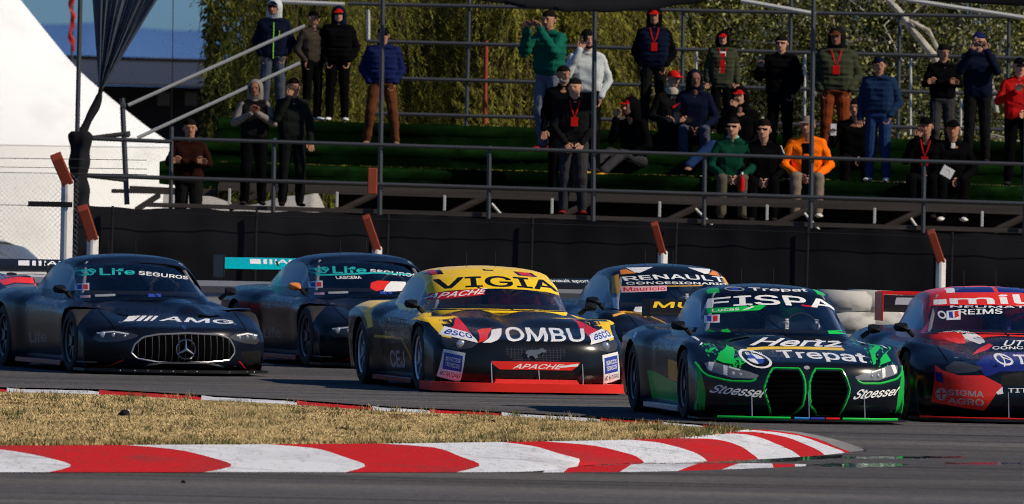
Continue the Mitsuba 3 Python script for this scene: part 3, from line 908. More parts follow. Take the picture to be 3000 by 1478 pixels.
class Car:
    def __init__(self, name, label, X, Yd, yaw, p, body_mat, group=None, dz=0.0, pitch=0.0):
        self.key = thing(name, label, 'race car', group)
        self.tw = T().translate([X, Yd, dz]).rotate([0, 0, 1], yaw).rotate([1, 0, 0], pitch)
        self.p = p
        self.pw = p.get('power', 2.6)
        shell = loft(body_rows(p), 18, 9, 120, self.pw)
        V = np.array(shell.vertices)
        for (hx, hy, hz, rx, ry) in p.get('humps', []):
            g = np.exp(-((V[:, 0] - hx) / rx) ** 4 - ((V[:, 1] - hy) / ry) ** 4)
            V[:, 2] += hz * g * (V[:, 2] > .4)
        shell.vertices = V
        solid = mani(shell)
        self.cab = loft(cabin_rows(p), 14, 8, 70)
        wr, ww = .322, p.get('wheel_w', .29)
        self.axles = (p.get('fa', .97), p.get('ra', 3.72))
        for ya in self.axles:
            for sx in (-1, 1):
                cyl = m3.Manifold.cylinder(.5, .348, .348, 44).rotate([0, 90, 0]).translate([.655 if sx > 0 else -1.155, ya, .325])
                solid = solid - cyl
        for cut in p.get('cuts', []):                       # openings in the nose: polygon in (x, z), depth
            for sx in ((1, -1) if cut[2] else (1,)):
                pts = np.array(cut[0], float) * [sx, 1]
                if Polygon(pts).exterior.is_ccw is False:
                    pts = pts[::-1]
                ex = m3.Manifold.extrude(m3.CrossSection([pts.astype(np.float32)]), 1.0).rotate([90, 0, 0])   # x, -depth, z
                ex = ex.translate([0, cut[1], 0])
                solid = solid - ex
        self.body = tm(solid)
        self.body_mat = body_mat
        self.put('body', like_surface(self.body, shell, body_mat), None)
        self.caster = cat([self.body, self.cab])
        hole = np.array(p.get('glass', GLASS_STD), float)
        pr = []
        for k_, y1 in ((.975, 2.06), (.86, 3.05)):
            q = (hole - [0, .93]) * [k_, .93 if k_ < .9 else .96] + [0, .93]
            if not Polygon(q).exterior.is_ccw:
                q = q[::-1]
            pr.append(m3.Manifold.extrude(m3.CrossSection([q.astype(np.float32)]), y1).rotate([90, 0, 0]).translate([0, y1, 0]))
        self.shell_cab = tm(mani(self.cab) - union_all_m(pr))
        self.put('cabin', like_surface(self.shell_cab, self.cab, p.get('cab_mat', body_mat)), None)
        self.ray = trimesh.ray.ray_pyembree.RayMeshIntersector(self.caster)
        for ya in self.axles:
            for sx in (-1, 1):
                self.wheel(sx, ya, wr, ww, p.get('rim_mat', 'rim_dark'))
        # dark floor so that no daylight shows through the arches
        self.put('floor_pan', cbox([0, 2.3, .16], [1.18, 4.2, .14]), 'black_plastic')

    def put(self, name, mesh, mt, smooth=35, parent=None, label=None, **more):
        return put(parent or self.key, name, mesh, mt, smooth, self.tw, label, **more)

    def wheel(self, sx, ya, r, w, rim):
        k = key_for('wheel', self.key)
        xo = .978
        prof = [(r * .70, -w / 2), (r * .86, -w / 2), (r * .95, -w / 2 + .012), (r, -w / 2 + .05), (r, w / 2 - .05), (r * .95, w / 2 - .012), (r * .86, w / 2), (r * .70, w / 2), (r * .69, w / 2 - .02), (r * .69, -w / 2 + .02), (r * .70, -w / 2)]
        t = lathe(prof, 44, 'x')
        at = np.array([sx * (xo - w / 2), ya, r + .002])
        t.apply_translation(at)
        self.put('tyre', t, 'tyre', 40, k)
        ms = []
        a = lathe([(r * .70, w / 2 - .004), (r * .70, w / 2 - .02), (r * .62, w / 2 - .03), (r * .62, w / 2 - .05), (r * .60, -w / 2 + .04), (r * .70, -w / 2 + .03)], 40, 'x')
        ms.append(a)
        for i in range(10):
            an = i / 10 * 2 * math.pi
            b = trimesh.creation.box([.022, .034, r * .55])
            b.apply_translation([w / 2 - .055, 0, r * .36])
            b.apply_transform(trimesh.transformations.rotation_matrix(an, [1, 0, 0]))
            ms.append(b)
        hub = trimesh.creation.cylinder(r * .16, .06, sections=18)
        hub.apply_transform(trimesh.transformations.rotation_matrix(math.pi / 2, [0, 1, 0]))
        hub.apply_translation([w / 2 - .05, 0, 0])
        ms.append(hub)
        m = cat(ms)
        if sx < 0:
            m.vertices[:, 0] *= -1
            m.invert()
        m.apply_translation(at)
        self.put('rim', m, rim, 30, k)
        d = trimesh.creation.cylinder(r * .55, .03, sections=28)
        d.apply_transform(trimesh.transformations.rotation_matrix(math.pi / 2, [0, 1, 0]))
        d.apply_translation(at + [sx * .02, 0, 0])
        self.put('brake_disc', d, 'black_plastic', 30, k)

    # a patch of the bodywork's surface, laid on along one of the car's own axes
    def lay(self, uv, f, axis='f', off=.004, jump=.45):
        n = len(uv)
        if axis == 'f':
            o, d = np.c_[uv[:, 0], np.full(n, -3.), uv[:, 1]], [0, 1, 0]
        elif axis == 'l':
            o, d = np.c_[np.full(n, -3.), uv[:, 0], uv[:, 1]], [1, 0, 0]
        elif axis == 'r':
            o, d = np.c_[np.full(n, 3.), uv[:, 0], uv[:, 1]], [-1, 0, 0]
        else:
            o, d = np.c_[uv[:, 0], uv[:, 1], np.full(n, 3.)], [0, 0, -1]
        loc, ri, ti = self.ray.intersects_location(o, np.broadcast_to(np.array(d, float), (n, 3)), multiple_hits=False)
        pos, nor, ok = np.zeros((n, 3)), np.zeros((n, 3)), np.zeros(n, bool)
        fn = self.caster.face_normals[ti]
        pos[ri], nor[ri], ok[ri] = loc, fn, True
        nor *= np.where((nor * d).sum(1, keepdims=True) > 0, -1, 1)
        # soften the face normals between neighbours so that the patch stays smooth
        acc, cnt = nor.copy(), np.ones(n)
        for a, b in ((0, 1), (1, 2), (2, 0)):
            np.add.at(acc, f[:, a], nor[f[:, b]])
            np.add.at(acc, f[:, b], nor[f[:, a]])
        acc /= np.maximum(np.linalg.norm(acc, axis=1, keepdims=True), 1e-9)
        pos = pos + acc * off
        good = ok[f].all(1)
        e = np.max([np.linalg.norm(pos[f[:, i]] - pos[f[:, (i + 1) % 3]], axis=1) for i in range(3)], axis=0)
        good &= e < jump
        f = f[good]
        # wind the faces towards the outside
        fnrm = np.cross(pos[f[:, 1]] - pos[f[:, 0]], pos[f[:, 2]] - pos[f[:, 0]])
        flip = (fnrm * acc[f].sum(1)).sum(1) < 0
        f[flip] = f[flip][:, ::-1]
        m = trimesh.Trimesh(pos, f, process=False)
        m.remove_unreferenced_vertices()
        m.merge_vertices()
        return m

    def patch(self, name, pts, mt, axis='f', off=.003, edge=.045, label=None, parent=None, smooth=True, jump=.45, soft=0):
        poly = pts if not isinstance(pts, (list, np.ndarray)) else Polygon(pts)
        if soft:
            poly = poly.buffer(-soft).buffer(soft)
        k = None
        poly = poly.buffer(0)
        for g in getattr(poly, 'geoms', [poly]):
            if g.area < 1e-6:
                continue
            m = flat_poly(g, edge)
            m = self.lay(m.vertices[:, :2], np.array(m.faces), axis, off, jump)
            if len(m.faces):
                lab_ = trimesh.graph.connected_component_labels(m.edges, len(m.vertices))
                big = np.bincount(lab_[m.faces[:, 0]]).argmax()
                m.update_faces(lab_[m.faces[:, 0]] == big)
                m.remove_unreferenced_vertices()
                k = self.put(name, m, mt, smooth, parent, label) or k
        return k

    def text(self, text, q, mt, axis='f', off=.0065, bold=True, bow=0.0, skew=0.0, name='lettering', edge=.03):
        v, f = text_quad(text, q, bold, edge, bow, skew)
        m = self.lay(v, f, axis, off)
        if len(m.faces):
            return self.put(name, m, mt, True)

    def outline(self, pts, r=.012, axis='f', closed=True, off=.004, n=6):
        """A tube laid along a line on the bodywork."""
        pts = np.array(pts, float)
        if closed:
            pts = np.vstack([pts, pts[:1]])
        ls = LineString(pts)
        q = np.array([ls.interpolate(t).coords[0] for t in np.linspace(0, ls.length, max(8, int(ls.length / .03)))])
        o = np.c_[q[:, 0], np.full(len(q), -3.), q[:, 1]]
        loc, ri, ti = self.ray.intersects_location(o, np.broadcast_to([0, 1., 0], o.shape), multiple_hits=False)
        pos = np.full((len(q), 3), np.nan)
        pos[ri] = loc
        ok = ~np.isnan(pos[:, 0])
        pos = pos[ok]
        pos[:, 1] -= off
        return tube(pos, r, n)

    def splitter(self, mt, z0=.035, z1=.062, out=.10, w=.95, back=.8, name='splitter', edge_mat=None):
        sw = self.p.get('sweep', .42)
        s = np.linspace(-1, 1, 41)
        front = np.c_[s * w, -out + .02 + sw * .96 * np.abs(s) ** self.pw]
        poly = np.vstack([front, [[w, back], [-w, back]]])
        me = trimesh.creation.extrude_polygon(Polygon(poly), z1 - z0, engine='earcut')
        me.apply_translation([0, 0, z0])
        return self.put(name, me, mt, 25)

    def strut(self, x, z0, z1, y=None, r=.006, mt='steel'):
        o = np.array([[x, -3., z1]])
        loc, _, _ = self.ray.intersects_location(o, [[0, 1., 0]], multiple_hits=False)
        y1 = loc[0][1] if len(loc) else 0
        self.put('splitter_stay', tube([[x, y1 + .0, z1], [x, y1 - .06, z0]], r, 6), mt, 40)

    def mirror(self, mt, cap_mat=None, x=.90, y=1.62, z=.835):
        for sx in (-1, 1):
            k = key_for('wing_mirror', self.key)
            b = tm(hullpts(np.array([[-.055, .04, -.038], [.055, .05, -.032], [-.05, .04, .040], [.06, .05, .036], [-.05, -.035, -.022], [.055, -.02, -.02], [-.045, -.035, .018], [.05, -.02, .018], [.078, .04, 0], [0, -.055, 0], [0, .045, .046], [0, .045, -.042]])))
            b.vertices *= [sx, 1, 1]
            if sx < 0:
                b.invert()
            b.apply_translation([sx * x, y, z])
            self.put('housing', b, mt if not (cap_mat and sx < 0) else cap_mat, 40, k)
            self.put('stalk', tube([[sx * (x - .06), y, z - .03], [sx * .79, y + .03, z - .075]], .022, 8), mt, 40, k)

    def wing(self, half, z, y=4.45, chord=.30, mt='carbon', face_mat=None, end_mat=None, face_h=.13, end_lo=.20, end_up=.03):
        """Rear wing: a raked plane, end plates and two swan-neck mounts."""
        k = key_for('rear_wing', self.key)
        prof = []
        for a in np.linspace(0, 2 * np.pi, 24, endpoint=False):
            c_, th = (1 - math.cos(a)) / 2, math.sin(a)
            prof.append((chord * c_, face_h * c_ + .028 * th * (1 - .6 * c_)))
        prof = np.array(prof)
        V, n = [], len(prof)
        for x in (-half, half):
            V.append(np.c_[np.full(n, x), y + prof[:, 0], z - face_h + prof[:, 1]])
        V = np.vstack(V)
        F = []
        for j in range(n):
            q = (j + 1) % n
            F += [[j, q, n + q], [j, n + q, n + j]]
        F += [[0, j, j + 1] for j in range(1, n - 1)] + [[n, n + j + 1, n + j] for j in range(1, n - 1)]
        self.put('wing_plane', trimesh.Trimesh(V, F, process=False), face_mat or mt, 40, k)
        for sx in (-1, 1):
            self.put('end_plate', cbox([sx * (half + .008), y + .14, z + end_up - (end_lo + end_up) / 2], [.016, .42, end_lo + end_up]), end_mat or mt, 30, k)
            self.put('wing_mount', tube([[sx * .3, y + .12, z - .04], [sx * .3, y + .05, z + .03 - .12], [sx * .3, y - .05, .78]], .014, 6), 'black_plastic', 40, k)
        return k

    def headlight(self, pts, mt='lamp_glass', inner=(), side=1):
        k = self.patch('headlight', [(a * side, b) for a, b in pts], mt, off=.006, edge=.03, soft=.008)
        for (x, z, r) in inner:
            o = np.array([[x * side, -3., z]])
            loc, _, _ = self.ray.intersects_location(o, [[0, 1., 0]], multiple_hits=False)
            if len(loc):
                b = trimesh.creation.icosphere(2, radius=1)
                b.vertices *= [r, r * .5, r]
                b.apply_translation(loc[0] - [0, .004, 0])
                put(k, 'lamp', b, 'lamp_lens', 40, self.tw)
        return k

    def inside(self, suit='suit_white', helmet='paint_white', who='', xd=.30):
        """Dashboard, roll cage, seat and wheel of the cabin, and the driver, who is a thing of his own."""
        c = self.p['cowl']
        self.put('dashboard', cbox([0, 1.86, c + .015], [1.22, .22, .10], .03), 'interior')
        pad = cbox([0, 2.5, c - .02], [1.30, 1.5, .06], .02)
        self.put('cabin_floor', pad, 'interior')
        top = self.p['roof'] - .085
        for sx in (-1, 1):
            self.put('cage_tube', tube([[sx * .62, 1.78, c + .03], [sx * .50, 2.14, top - .02], [sx * .47, 2.85, top - .03]], .02, 7), 'galvanised')
        self.put('cage_tube', tube([[-.47, 2.85, top - .03], [.47, 2.85, top - .03]], .02, 7), 'galvanised')
        self.put('cage_tube', tube([[-.45, 2.85, top - .05], [.45, 2.88, c + .05]], .02, 7), 'galvanised')
        self.put('cage_tube', tube([[-.50, 2.15, top - .015], [.50, 2.15, top - .015]], .02, 7), 'galvanised')
        self.put('seat', cbox([xd, 2.74, c + .16], [.50, .12, .44], .05), 'interior')
        sw_ = tube([[xd + .14 * math.cos(t), 2.06 + .03 * math.sin(t), c + .09 + .12 * math.sin(t)] for t in np.linspace(0, 2 * math.pi, 25)], .014, 6)
        self.put('steering_wheel', sw_, 'black_plastic')
        k = thing('person', 'driver in a helmet at the wheel of the %s' % who, 'person')
        ico = trimesh.creation.icosphere(2).vertices
        S = lambda p_, r: np.array(p_) + ico * np.array(r)
        H_ = lambda *a: hullpts(np.vstack([S(*q) for q in a]))
        hd = np.array([xd, 2.52, c + .265])
        b = [H_(([xd - .13, 2.62, c + .10], .09), ([xd + .13, 2.62, c + .10], .09), ([xd - .10, 2.62, c - .0], .09), ([xd + .10, 2.62, c - .0], .09)), H_(([xd, 2.60, c + .16], .06), (hd - [0, 0, .05], .065)), H_((hd, (.085, .10, .11)))]
        for sx in (-1, 1):
            b += [H_(([xd + sx * .17, 2.60, c + .13], .06), ([xd + sx * .25, 2.36, c + .03], .045)), H_(([xd + sx * .25, 2.36, c + .03], .045), ([xd + sx * .14, 2.10, c + .10], .035))]
            b += [H_(([xd + sx * .14, 2.09, c + .09], .024), ([xd + sx * .135, 2.045, c + .125], .020))]
            for j in range(5):
                b.append(H_(([xd + sx * .125, 2.05, c + .07 + .02 * j], .010), ([xd + sx * .15, 2.035, c + .07 + .02 * j], .009)))
        put(k, 'body', tm(union_all_m(b)), suit, 50, self.tw)
        hm = H_((hd, (.125, .145, .135)), (hd + [0, -.06, -.05], (.10, .08, .07)))
        vis = H_((hd + [-.05, -.10, .015], (.05, .05, .034)), (hd + [.05, -.10, .015], (.05, .05, .034)))
        put(k, 'helmet', tm(hm), helmet, 50, self.tw)
        put(k, 'visor', tm(vis), 'glass_dark', 50, self.tw)

    def seams(self, front=.26, vents=()):
        """Bonnet shut lines, pins and vents."""
        for pts in ([(-.70, front), (.70, front), (.70, front + .012), (-.70, front + .012)], [(-.70, front), (-.688, front), (-.728, 1.36), (-.74, 1.36)], [(.70, front), (.688, front), (.728, 1.36), (.74, 1.36)]):
            self.patch('shut_line', pts, 'grille_black', axis='t', off=.0025, edge=.06)
        for sx in (-1, 1):
            for y in (front + .09, 1.22):
                self.patch('bonnet_pin', [(sx * .60 + .022 * math.cos(t), y + .022 * math.sin(t)) for t in np.linspace(0, 2 * math.pi, 12, endpoint=False)], 'steel', axis='t', off=.006, edge=.03)
            for (x, y, w, l) in vents:
                self.patch('bonnet_vent', [(sx * (x - w), y), (sx * (x + w), y + .05), (sx * (x + w - .02), y + l + .05), (sx * (x - w + .02), y + l)], 'grille_black', axis='t', off=.003, edge=.05)
# measured outlines on each car, in car space (x, z), metres
D = {
 'amg': {
  'glass': [(-0.768,0.712),(-0.659,0.92),(-0.613,1.052),(-0.425,1.099),(-0.185,1.113),(0.125,1.1),(0.369,1.063),(0.499,0.958),(0.636,0.825),(0.698,0.716),(-0.089,0.716),(-0.451,0.722)],
  'life': [(-0.419,1.054),(-0.076,1.046),(-0.1,0.992),(-0.443,0.976)],
  'seg': [(-0.045,1.031),(0.505,0.982),(0.486,0.949),(-0.062,0.991)],
  'ring': [(-0.579,0.998)],
  'ring2': [(-0.533,1.005)],
  'ring3': [(-0.493,1.022)],
  'flag': [(-0.655,0.889),(-0.559,0.899),(-0.584,0.826),(-0.674,0.822)],
  'flag_b': [(-0.646,0.877),(-0.618,0.879),(-0.633,0.833),(-0.661,0.831)],
  'flag_r': [(-0.614,0.879),(-0.575,0.883),(-0.591,0.834),(-0.625,0.833)],
  'stk': [(-0.665,0.771),(-0.59,0.778),(-0.597,0.752),(-0.673,0.747)],
  'stk2': [(-0.553,0.785),(-0.368,0.796),(-0.374,0.774),(-0.559,0.761)],
  'stk3': [(-0.037,0.802),(0.099,0.804),(0.09,0.774),(-0.045,0.772)],
  'bar1': [(-0.575,0.53),(-0.439,0.58),(-0.299,0.587),(-0.459,0.536)],
  'bar2': [(-0.432,0.537),(-0.28,0.587),(-0.231,0.587),(-0.384,0.537)],
  'bar3': [(-0.357,0.538),(-0.205,0.587),(-0.169,0.587),(-0.313,0.539)],
  'bar4': [(-0.286,0.54),(-0.15,0.587),(-0.114,0.586),(-0.255,0.541)],
  'amg': [(-0.039,0.588),(0.624,0.558),(0.584,0.522),(-0.191,0.542)],
  'grille': [(-0.54,0.223),(-0.514,0.31),(-0.432,0.385),(-0.288,0.415),(0.025,0.432),(0.352,0.421),(0.475,0.385),(0.532,0.3),(0.541,0.238),(0.483,0.164),(0.224,0.14),(-0.032,0.131),(-0.282,0.136),(-0.484,0.169)],
  'emb': [(-0.006,0.27)],
  'hood_emb': [(0.003,0.486)],
  'hl': [(-0.706,0.49),(-0.669,0.546),(-0.763,0.508),(-0.63,0.441),(-0.518,0.389),(-0.569,0.339),(-0.74,0.334),(-0.861,0.372),(-0.905,0.431)],
  'hr': [(0.469,0.398),(0.568,0.434),(0.745,0.446),(0.828,0.422),(0.876,0.36),(0.821,0.324),(0.654,0.337),(0.533,0.367)],
  'il': [(-0.87,0.274),(-0.558,0.266),(-0.574,0.173),(-0.701,0.079),(-0.82,0.081),(-0.899,0.161)],
  'ir': [(0.601,0.251),(0.918,0.254),(0.92,0.112),(0.722,0.087)],
  'rl': [(-0.838,0.08),(-0.729,0.07),(-0.668,0.088),(-0.584,0.166)],
  'rr': [(0.606,0.151),(0.704,0.087),(0.865,0.056),(0.916,0.099)],
  'chrome': [(-0.406,0.034),(-0.392,0.102),(-0.22,0.131),(0.225,0.131),(0.413,0.101),(0.564,0.01)],
  'dots': [(-0.666,0.031),(-0.533,0.023),(-0.405,0.018),(-0.278,0.017),(-0.153,0.017),(-0.028,0.015),(0.098,0.01),(0.455,0.009),(0.666,0.022),(0.758,0.023)],
  'glass2': [(-0.437,0.939),(-0.403,0.994),(0.287,1.035),(0.288,1.014),(-0.402,0.967)],
 },
 'stang': {
  'glass': [(-0.795,0.75),(-0.687,0.935),(-0.466,0.976),(-0.126,1.003),(0.231,0.986),(0.579,0.943),(0.351,0.895),(0.428,0.803),(0.487,0.782),(0.044,0.785),(-0.523,0.767)],
  'vigia': [(-0.644,1.067),(0.531,1.068),(0.579,0.962),(-0.669,0.978)],
  'apache': [(-0.688,0.93),(-0.168,0.999),(-0.183,0.934),(-0.717,0.865)],
  'apache_t': [(-0.694,0.928),(-0.182,0.991),(-0.198,0.94),(-0.707,0.876)],
  'roofs': [(-0.616,1.14),(-0.49,1.167),(-0.488,1.125),(-0.632,1.107)],
  'roofs_r': [(-0.601,1.144),(-0.533,1.161),(-0.537,1.123),(-0.611,1.113)],
  'roofr': [(0.237,1.159),(0.362,1.151),(0.389,1.118),(0.264,1.128)],
  'redl': [(-0.594,0.765),(-0.605,0.739),(-0.571,0.649),(-0.593,0.508),(-0.639,0.546),(-0.756,0.613),(-0.691,0.647),(-0.636,0.708)],
  'redr': [(0.753,0.677),(0.856,0.661),(0.777,0.632),(0.601,0.58),(0.559,0.49),(0.586,0.58)],
  'yl1': [(-0.812,0.744),(-0.7,0.75),(-0.738,0.719),(-0.894,0.707)],
  'yl2': [(-0.918,0.7),(-0.807,0.705),(-0.785,0.522),(-0.85,0.521)],
  'yl3': [(-0.726,0.715),(-0.667,0.729),(-0.705,0.652),(-0.752,0.618),(-0.673,0.635)],
  'yl4': [(-0.799,0.705),(-0.766,0.705),(-0.787,0.612),(-0.758,0.587)],
  'yr2': [(0.751,0.733),(0.853,0.712),(0.891,0.562),(0.873,0.564)],
  'yr3': [(0.657,0.732),(0.874,0.709),(0.936,0.626),(0.774,0.636)],
  'escol': [(-0.747,0.587),(-0.797,0.612),(-0.618,0.562),(-0.594,0.497),(-0.667,0.506),(-0.896,0.542)],
  'escol_t': [(-0.853,0.597),(-0.621,0.557),(-0.659,0.518),(-0.888,0.551)],
  'escor': [(0.601,0.58),(0.789,0.636),(0.877,0.559),(0.558,0.487)],
  'escor_t': [(0.628,0.575),(0.801,0.616),(0.848,0.565),(0.6,0.521)],
  'hl': [(-0.913,0.517),(-0.859,0.525),(-0.607,0.48),(-0.642,0.427),(-0.776,0.412),(-0.904,0.436),(-0.935,0.474)],
  'hr': [(0.558,0.483),(0.859,0.537),(0.874,0.481),(0.845,0.436),(0.757,0.419),(0.62,0.441)],
  'bl': [(-0.953,0.41),(-0.676,0.369),(-0.68,0.102),(-0.808,0.115)],
  'bl_i': [(-0.947,0.388),(-0.694,0.351),(-0.708,0.189),(-0.952,0.213)],
  'bl_t': [(-0.9,0.321),(-0.745,0.303),(-0.746,0.263),(-0.904,0.28)],
  'bl_t2': [(-0.905,0.269),(-0.749,0.251),(-0.75,0.205),(-0.909,0.222)],
  'bl_t3': [(-0.95,0.19),(-0.717,0.165),(-0.717,0.124),(-0.946,0.154)],
  'bl_r': [(-0.945,0.348),(-0.913,0.344),(-0.917,0.251),(-0.951,0.256)],
  'br': [(0.68,0.39),(0.867,0.424),(0.913,0.157),(0.713,0.105)],
  'br_i': [(0.701,0.361),(0.858,0.392),(0.871,0.233),(0.713,0.205)],
  'br_t3': [(0.712,0.182),(0.88,0.216),(0.889,0.175),(0.719,0.141)],
  'br_t': [(0.722,0.332),(0.844,0.355),(0.85,0.263),(0.729,0.234)],
  'jred': [(-0.488,0.601),(-0.419,0.615),(-0.303,0.624),(-0.418,0.566),(-0.484,0.511),(-0.563,0.486)],
  'jw': [(-0.328,0.608),(-0.211,0.621),(-0.302,0.558),(-0.373,0.513),(-0.432,0.492),(-0.52,0.487),(-0.441,0.534)],
  'ombu': [(-0.175,0.634),(0.603,0.634),(0.498,0.513),(-0.306,0.507)],
  'grille': [(-0.255,0.453),(0.303,0.473),(0.312,0.399),(0.238,0.326),(-0.199,0.316),(-0.291,0.389)],
  'pony': [(-0.104,0.393),(-0.096,0.421),(-0.058,0.43),(-0.011,0.429),(0.025,0.435),(0.055,0.45),(0.095,0.428),(0.083,0.413),(0.059,0.418),(0.035,0.401),(-0.0,0.389),(0.014,0.36),(-0.012,0.354),(-0.036,0.382),(-0.065,0.379),(-0.083,0.359),(-0.092,0.376),(-0.071,0.399)],
  'lip': [(-0.448,0.311),(0.436,0.331),(0.424,0.285),(0.35,0.244),(-0.369,0.232)],
  'lip_t': [(-0.239,0.289),(0.226,0.303),(0.227,0.248),(-0.239,0.238)],
  'lip_w': [(0.226,0.277),(0.424,0.305),(0.418,0.279),(0.239,0.262)],
  'low': [(-0.413,0.22),(0.412,0.238),(0.395,0.151),(-0.373,0.148)],
  'step': [(-0.394,0.136),(0.385,0.136),(0.433,0.098),(0.493,0.047),(-0.383,0.033),(-0.407,0.097)],
  'st': [(-0.448,0.277),(-0.372,0.057),(-0.011,0.233),(0.08,0.063),(0.443,0.296),(0.532,0.069)],
 },
 'bim': {
  'glass': [(-0.725,0.729),(-0.638,0.934),(-0.592,1.076),(-0.277,1.125),(0.012,1.137),(0.438,1.119),(0.29,1.133),(0.408,1.027),(0.491,0.914),(0.592,0.802),(0.204,0.759),(-0.326,0.746)],
  'fispa': [(-0.592,1.076),(0.308,1.114),(0.42,1.022),(-0.597,0.998)],
  'banner': [(-0.587,0.987),(-0.111,1.03),(-0.079,1.023),(-0.148,0.983),(-0.589,0.943)],
  'lucas': [(-0.546,0.981),(-0.321,1.005),(-0.329,0.975),(-0.553,0.955)],
  'arrow': [(-0.308,0.974),(-0.257,0.997),(-0.207,1.015),(-0.186,1.01),(-0.249,0.986)],
  'flag': [(-0.616,0.925),(-0.498,0.937),(-0.518,0.865),(-0.632,0.857)],
  'flag_b': [(-0.602,0.92),(-0.566,0.921),(-0.579,0.871),(-0.609,0.875)],
  'flag_r': [(-0.557,0.922),(-0.516,0.927),(-0.531,0.878),(-0.57,0.869)],
  'redline': [(0.259,1.038),(0.408,1.025),(0.397,1.011),(0.256,1.027)],
  'gl': [(-0.548,1.168),(-0.434,1.189),(-0.454,1.132),(-0.581,1.116)],
  'gr': [(0.126,1.218),(0.242,1.201),(0.313,1.151),(0.469,1.131)],
  'rlogo': [(-0.314,1.167)],
  'rtrep': [(-0.168,1.19),(0.418,1.182),(0.4,1.156),(-0.159,1.162)],
  'hertz': [(-0.286,0.774),(0.526,0.718),(0.444,0.677),(-0.404,0.665)],
  'yline': [(-0.434,0.654),(-0.246,0.671),(-0.009,0.684),(0.475,0.691),(0.437,0.657),(-0.029,0.654),(-0.265,0.645),(-0.454,0.632)],
  'round': [(-0.442,0.566)],
  'round_r': [(-0.323,0.568)],
  'round_t': [(-0.372,0.636)],
  'trepat': [(-0.174,0.644),(0.574,0.613),(0.537,0.508),(-0.236,0.565)],
  'g1': [(-0.786,0.552),(-0.725,0.618),(-0.6,0.68),(-0.59,0.661),(-0.563,0.661),(-0.61,0.599),(-0.649,0.545),(-0.67,0.52),(-0.732,0.526)],
  'g2': [(-0.726,0.66),(-0.797,0.648),(-0.824,0.604),(-0.816,0.561),(-0.845,0.55),(-0.846,0.593)],
  'g3': [(-0.659,0.545),(-0.633,0.556),(-0.639,0.512),(-0.66,0.514)],
  'g4': [(-0.601,0.557),(-0.576,0.563),(-0.587,0.502),(-0.602,0.508)],
  'g5': [(0.81,0.709),(0.797,0.675),(0.706,0.63),(0.655,0.544),(0.622,0.528),(0.64,0.587),(0.663,0.651)],
  'g6': [(0.892,0.67),(0.819,0.63),(0.828,0.566),(0.7,0.534),(0.717,0.577),(0.777,0.62)],
  'kl': [(-0.313,0.492),(-0.074,0.496),(-0.019,0.39),(-0.006,0.265),(-0.018,0.116),(0.002,0.069),(-0.202,0.065),(-0.321,0.168),(-0.37,0.292),(-0.371,0.327),(-0.349,0.418)],
  'kr': [(0.076,0.493),(0.323,0.495),(0.362,0.418),(0.399,0.316),(0.381,0.259),(0.323,0.07),(0.132,0.067),(0.034,0.163),(0.017,0.277),(0.022,0.379),(0.045,0.447)],
  'bl': [(-0.831,0.501),(-0.94,0.446),(-0.871,0.392),(-0.748,0.373),(-0.503,0.369),(-0.471,0.392)],
  'br': [(0.459,0.397),(0.502,0.369),(0.691,0.37),(0.864,0.41),(0.914,0.455),(0.946,0.523)],
  'hl': [(-0.931,0.529),(-0.868,0.538),(-0.694,0.488),(-0.448,0.438),(-0.46,0.41),(-0.696,0.398),(-0.861,0.426),(-0.909,0.47)],
  'hr': [(0.434,0.425),(0.515,0.454),(0.808,0.534),(0.883,0.522),(0.865,0.455),(0.665,0.398),(0.465,0.397)],
  'stl': [(-0.829,0.339),(-0.404,0.309),(-0.419,0.225),(-0.848,0.265)],
  'str': [(0.435,0.311),(0.858,0.344),(0.84,0.259),(0.409,0.222)],
  'emb': [(-0.002,0.501)],
  'st': [(-0.518,0.261),(-0.488,0.075),(0.005,0.288),(0.025,0.087),(0.522,0.272),(0.543,0.094)],
  'line': [(-0.793,0.034),(-0.163,0.045),(-0.128,0.043),(0.011,0.045),(0.022,0.045),(0.15,0.047),(0.161,0.045),(0.289,0.047),(0.312,0.047),(0.852,0.044)],
  't1': [(-0.792,0.721),(-0.76,0.728),(-0.84,0.676),(-0.868,0.669)],
  't2': [(-0.741,0.73),(-0.717,0.733),(-0.786,0.676),(-0.811,0.673)],
  't3': [(0.785,0.743),(0.82,0.749),(0.838,0.715),(0.797,0.712)],
  't4': [(0.866,0.744),(0.883,0.744),(0.896,0.704),(0.876,0.702)],
  'corner': [(-0.879,0.517),(-0.842,0.495),(-0.91,0.311),(-0.893,0.128),(-0.934,0.079),(-0.89,0.105)],
  'wg': [(0.453,0.806),(0.61,0.812),(0.517,0.801),(0.69,0.774),(0.46,0.784)],
  'wg2': [(-0.679,0.766),(-0.611,0.797),(-0.576,0.782),(-0.639,0.757)],
  'wg3': [(-0.522,0.795),(-0.468,0.808),(-0.452,0.786),(-0.508,0.767)],
 },
 'ren': {
  'glass': [(-0.63,0.751),(-0.597,0.892),(-0.526,1.088),(-0.304,1.113),(-0.006,1.122),(0.351,1.105),(0.553,1.085),(0.343,1.046),(0.431,0.976),(0.478,0.791),(-0.045,0.756)],
  'ren': [(-0.508,1.07),(0.22,1.105),(0.569,1.038),(-0.494,1.034)],
  'conc': [(-0.495,1.021),(0.596,1.028),(0.585,1.014),(-0.495,0.998)],
  'yl': [(-0.553,0.984),(0.262,1.009),(0.258,1.0),(-0.555,0.976)],
  'ban': [(-0.555,0.976),(-0.123,0.999),(-0.138,0.945),(-0.566,0.918)],
  'ban_t': [(-0.536,0.97),(-0.139,0.988),(-0.152,0.951),(-0.545,0.928)],
  'pil': [(-0.588,1.082),(-0.529,1.105),(-0.585,0.909),(-0.636,0.914)],
  'pilw': [(-0.643,0.869),(-0.6,0.871),(-0.634,0.75),(-0.667,0.765)],
  'o1': [(-0.508,1.142),(-0.451,1.156),(-0.382,1.117),(-0.516,1.101)],
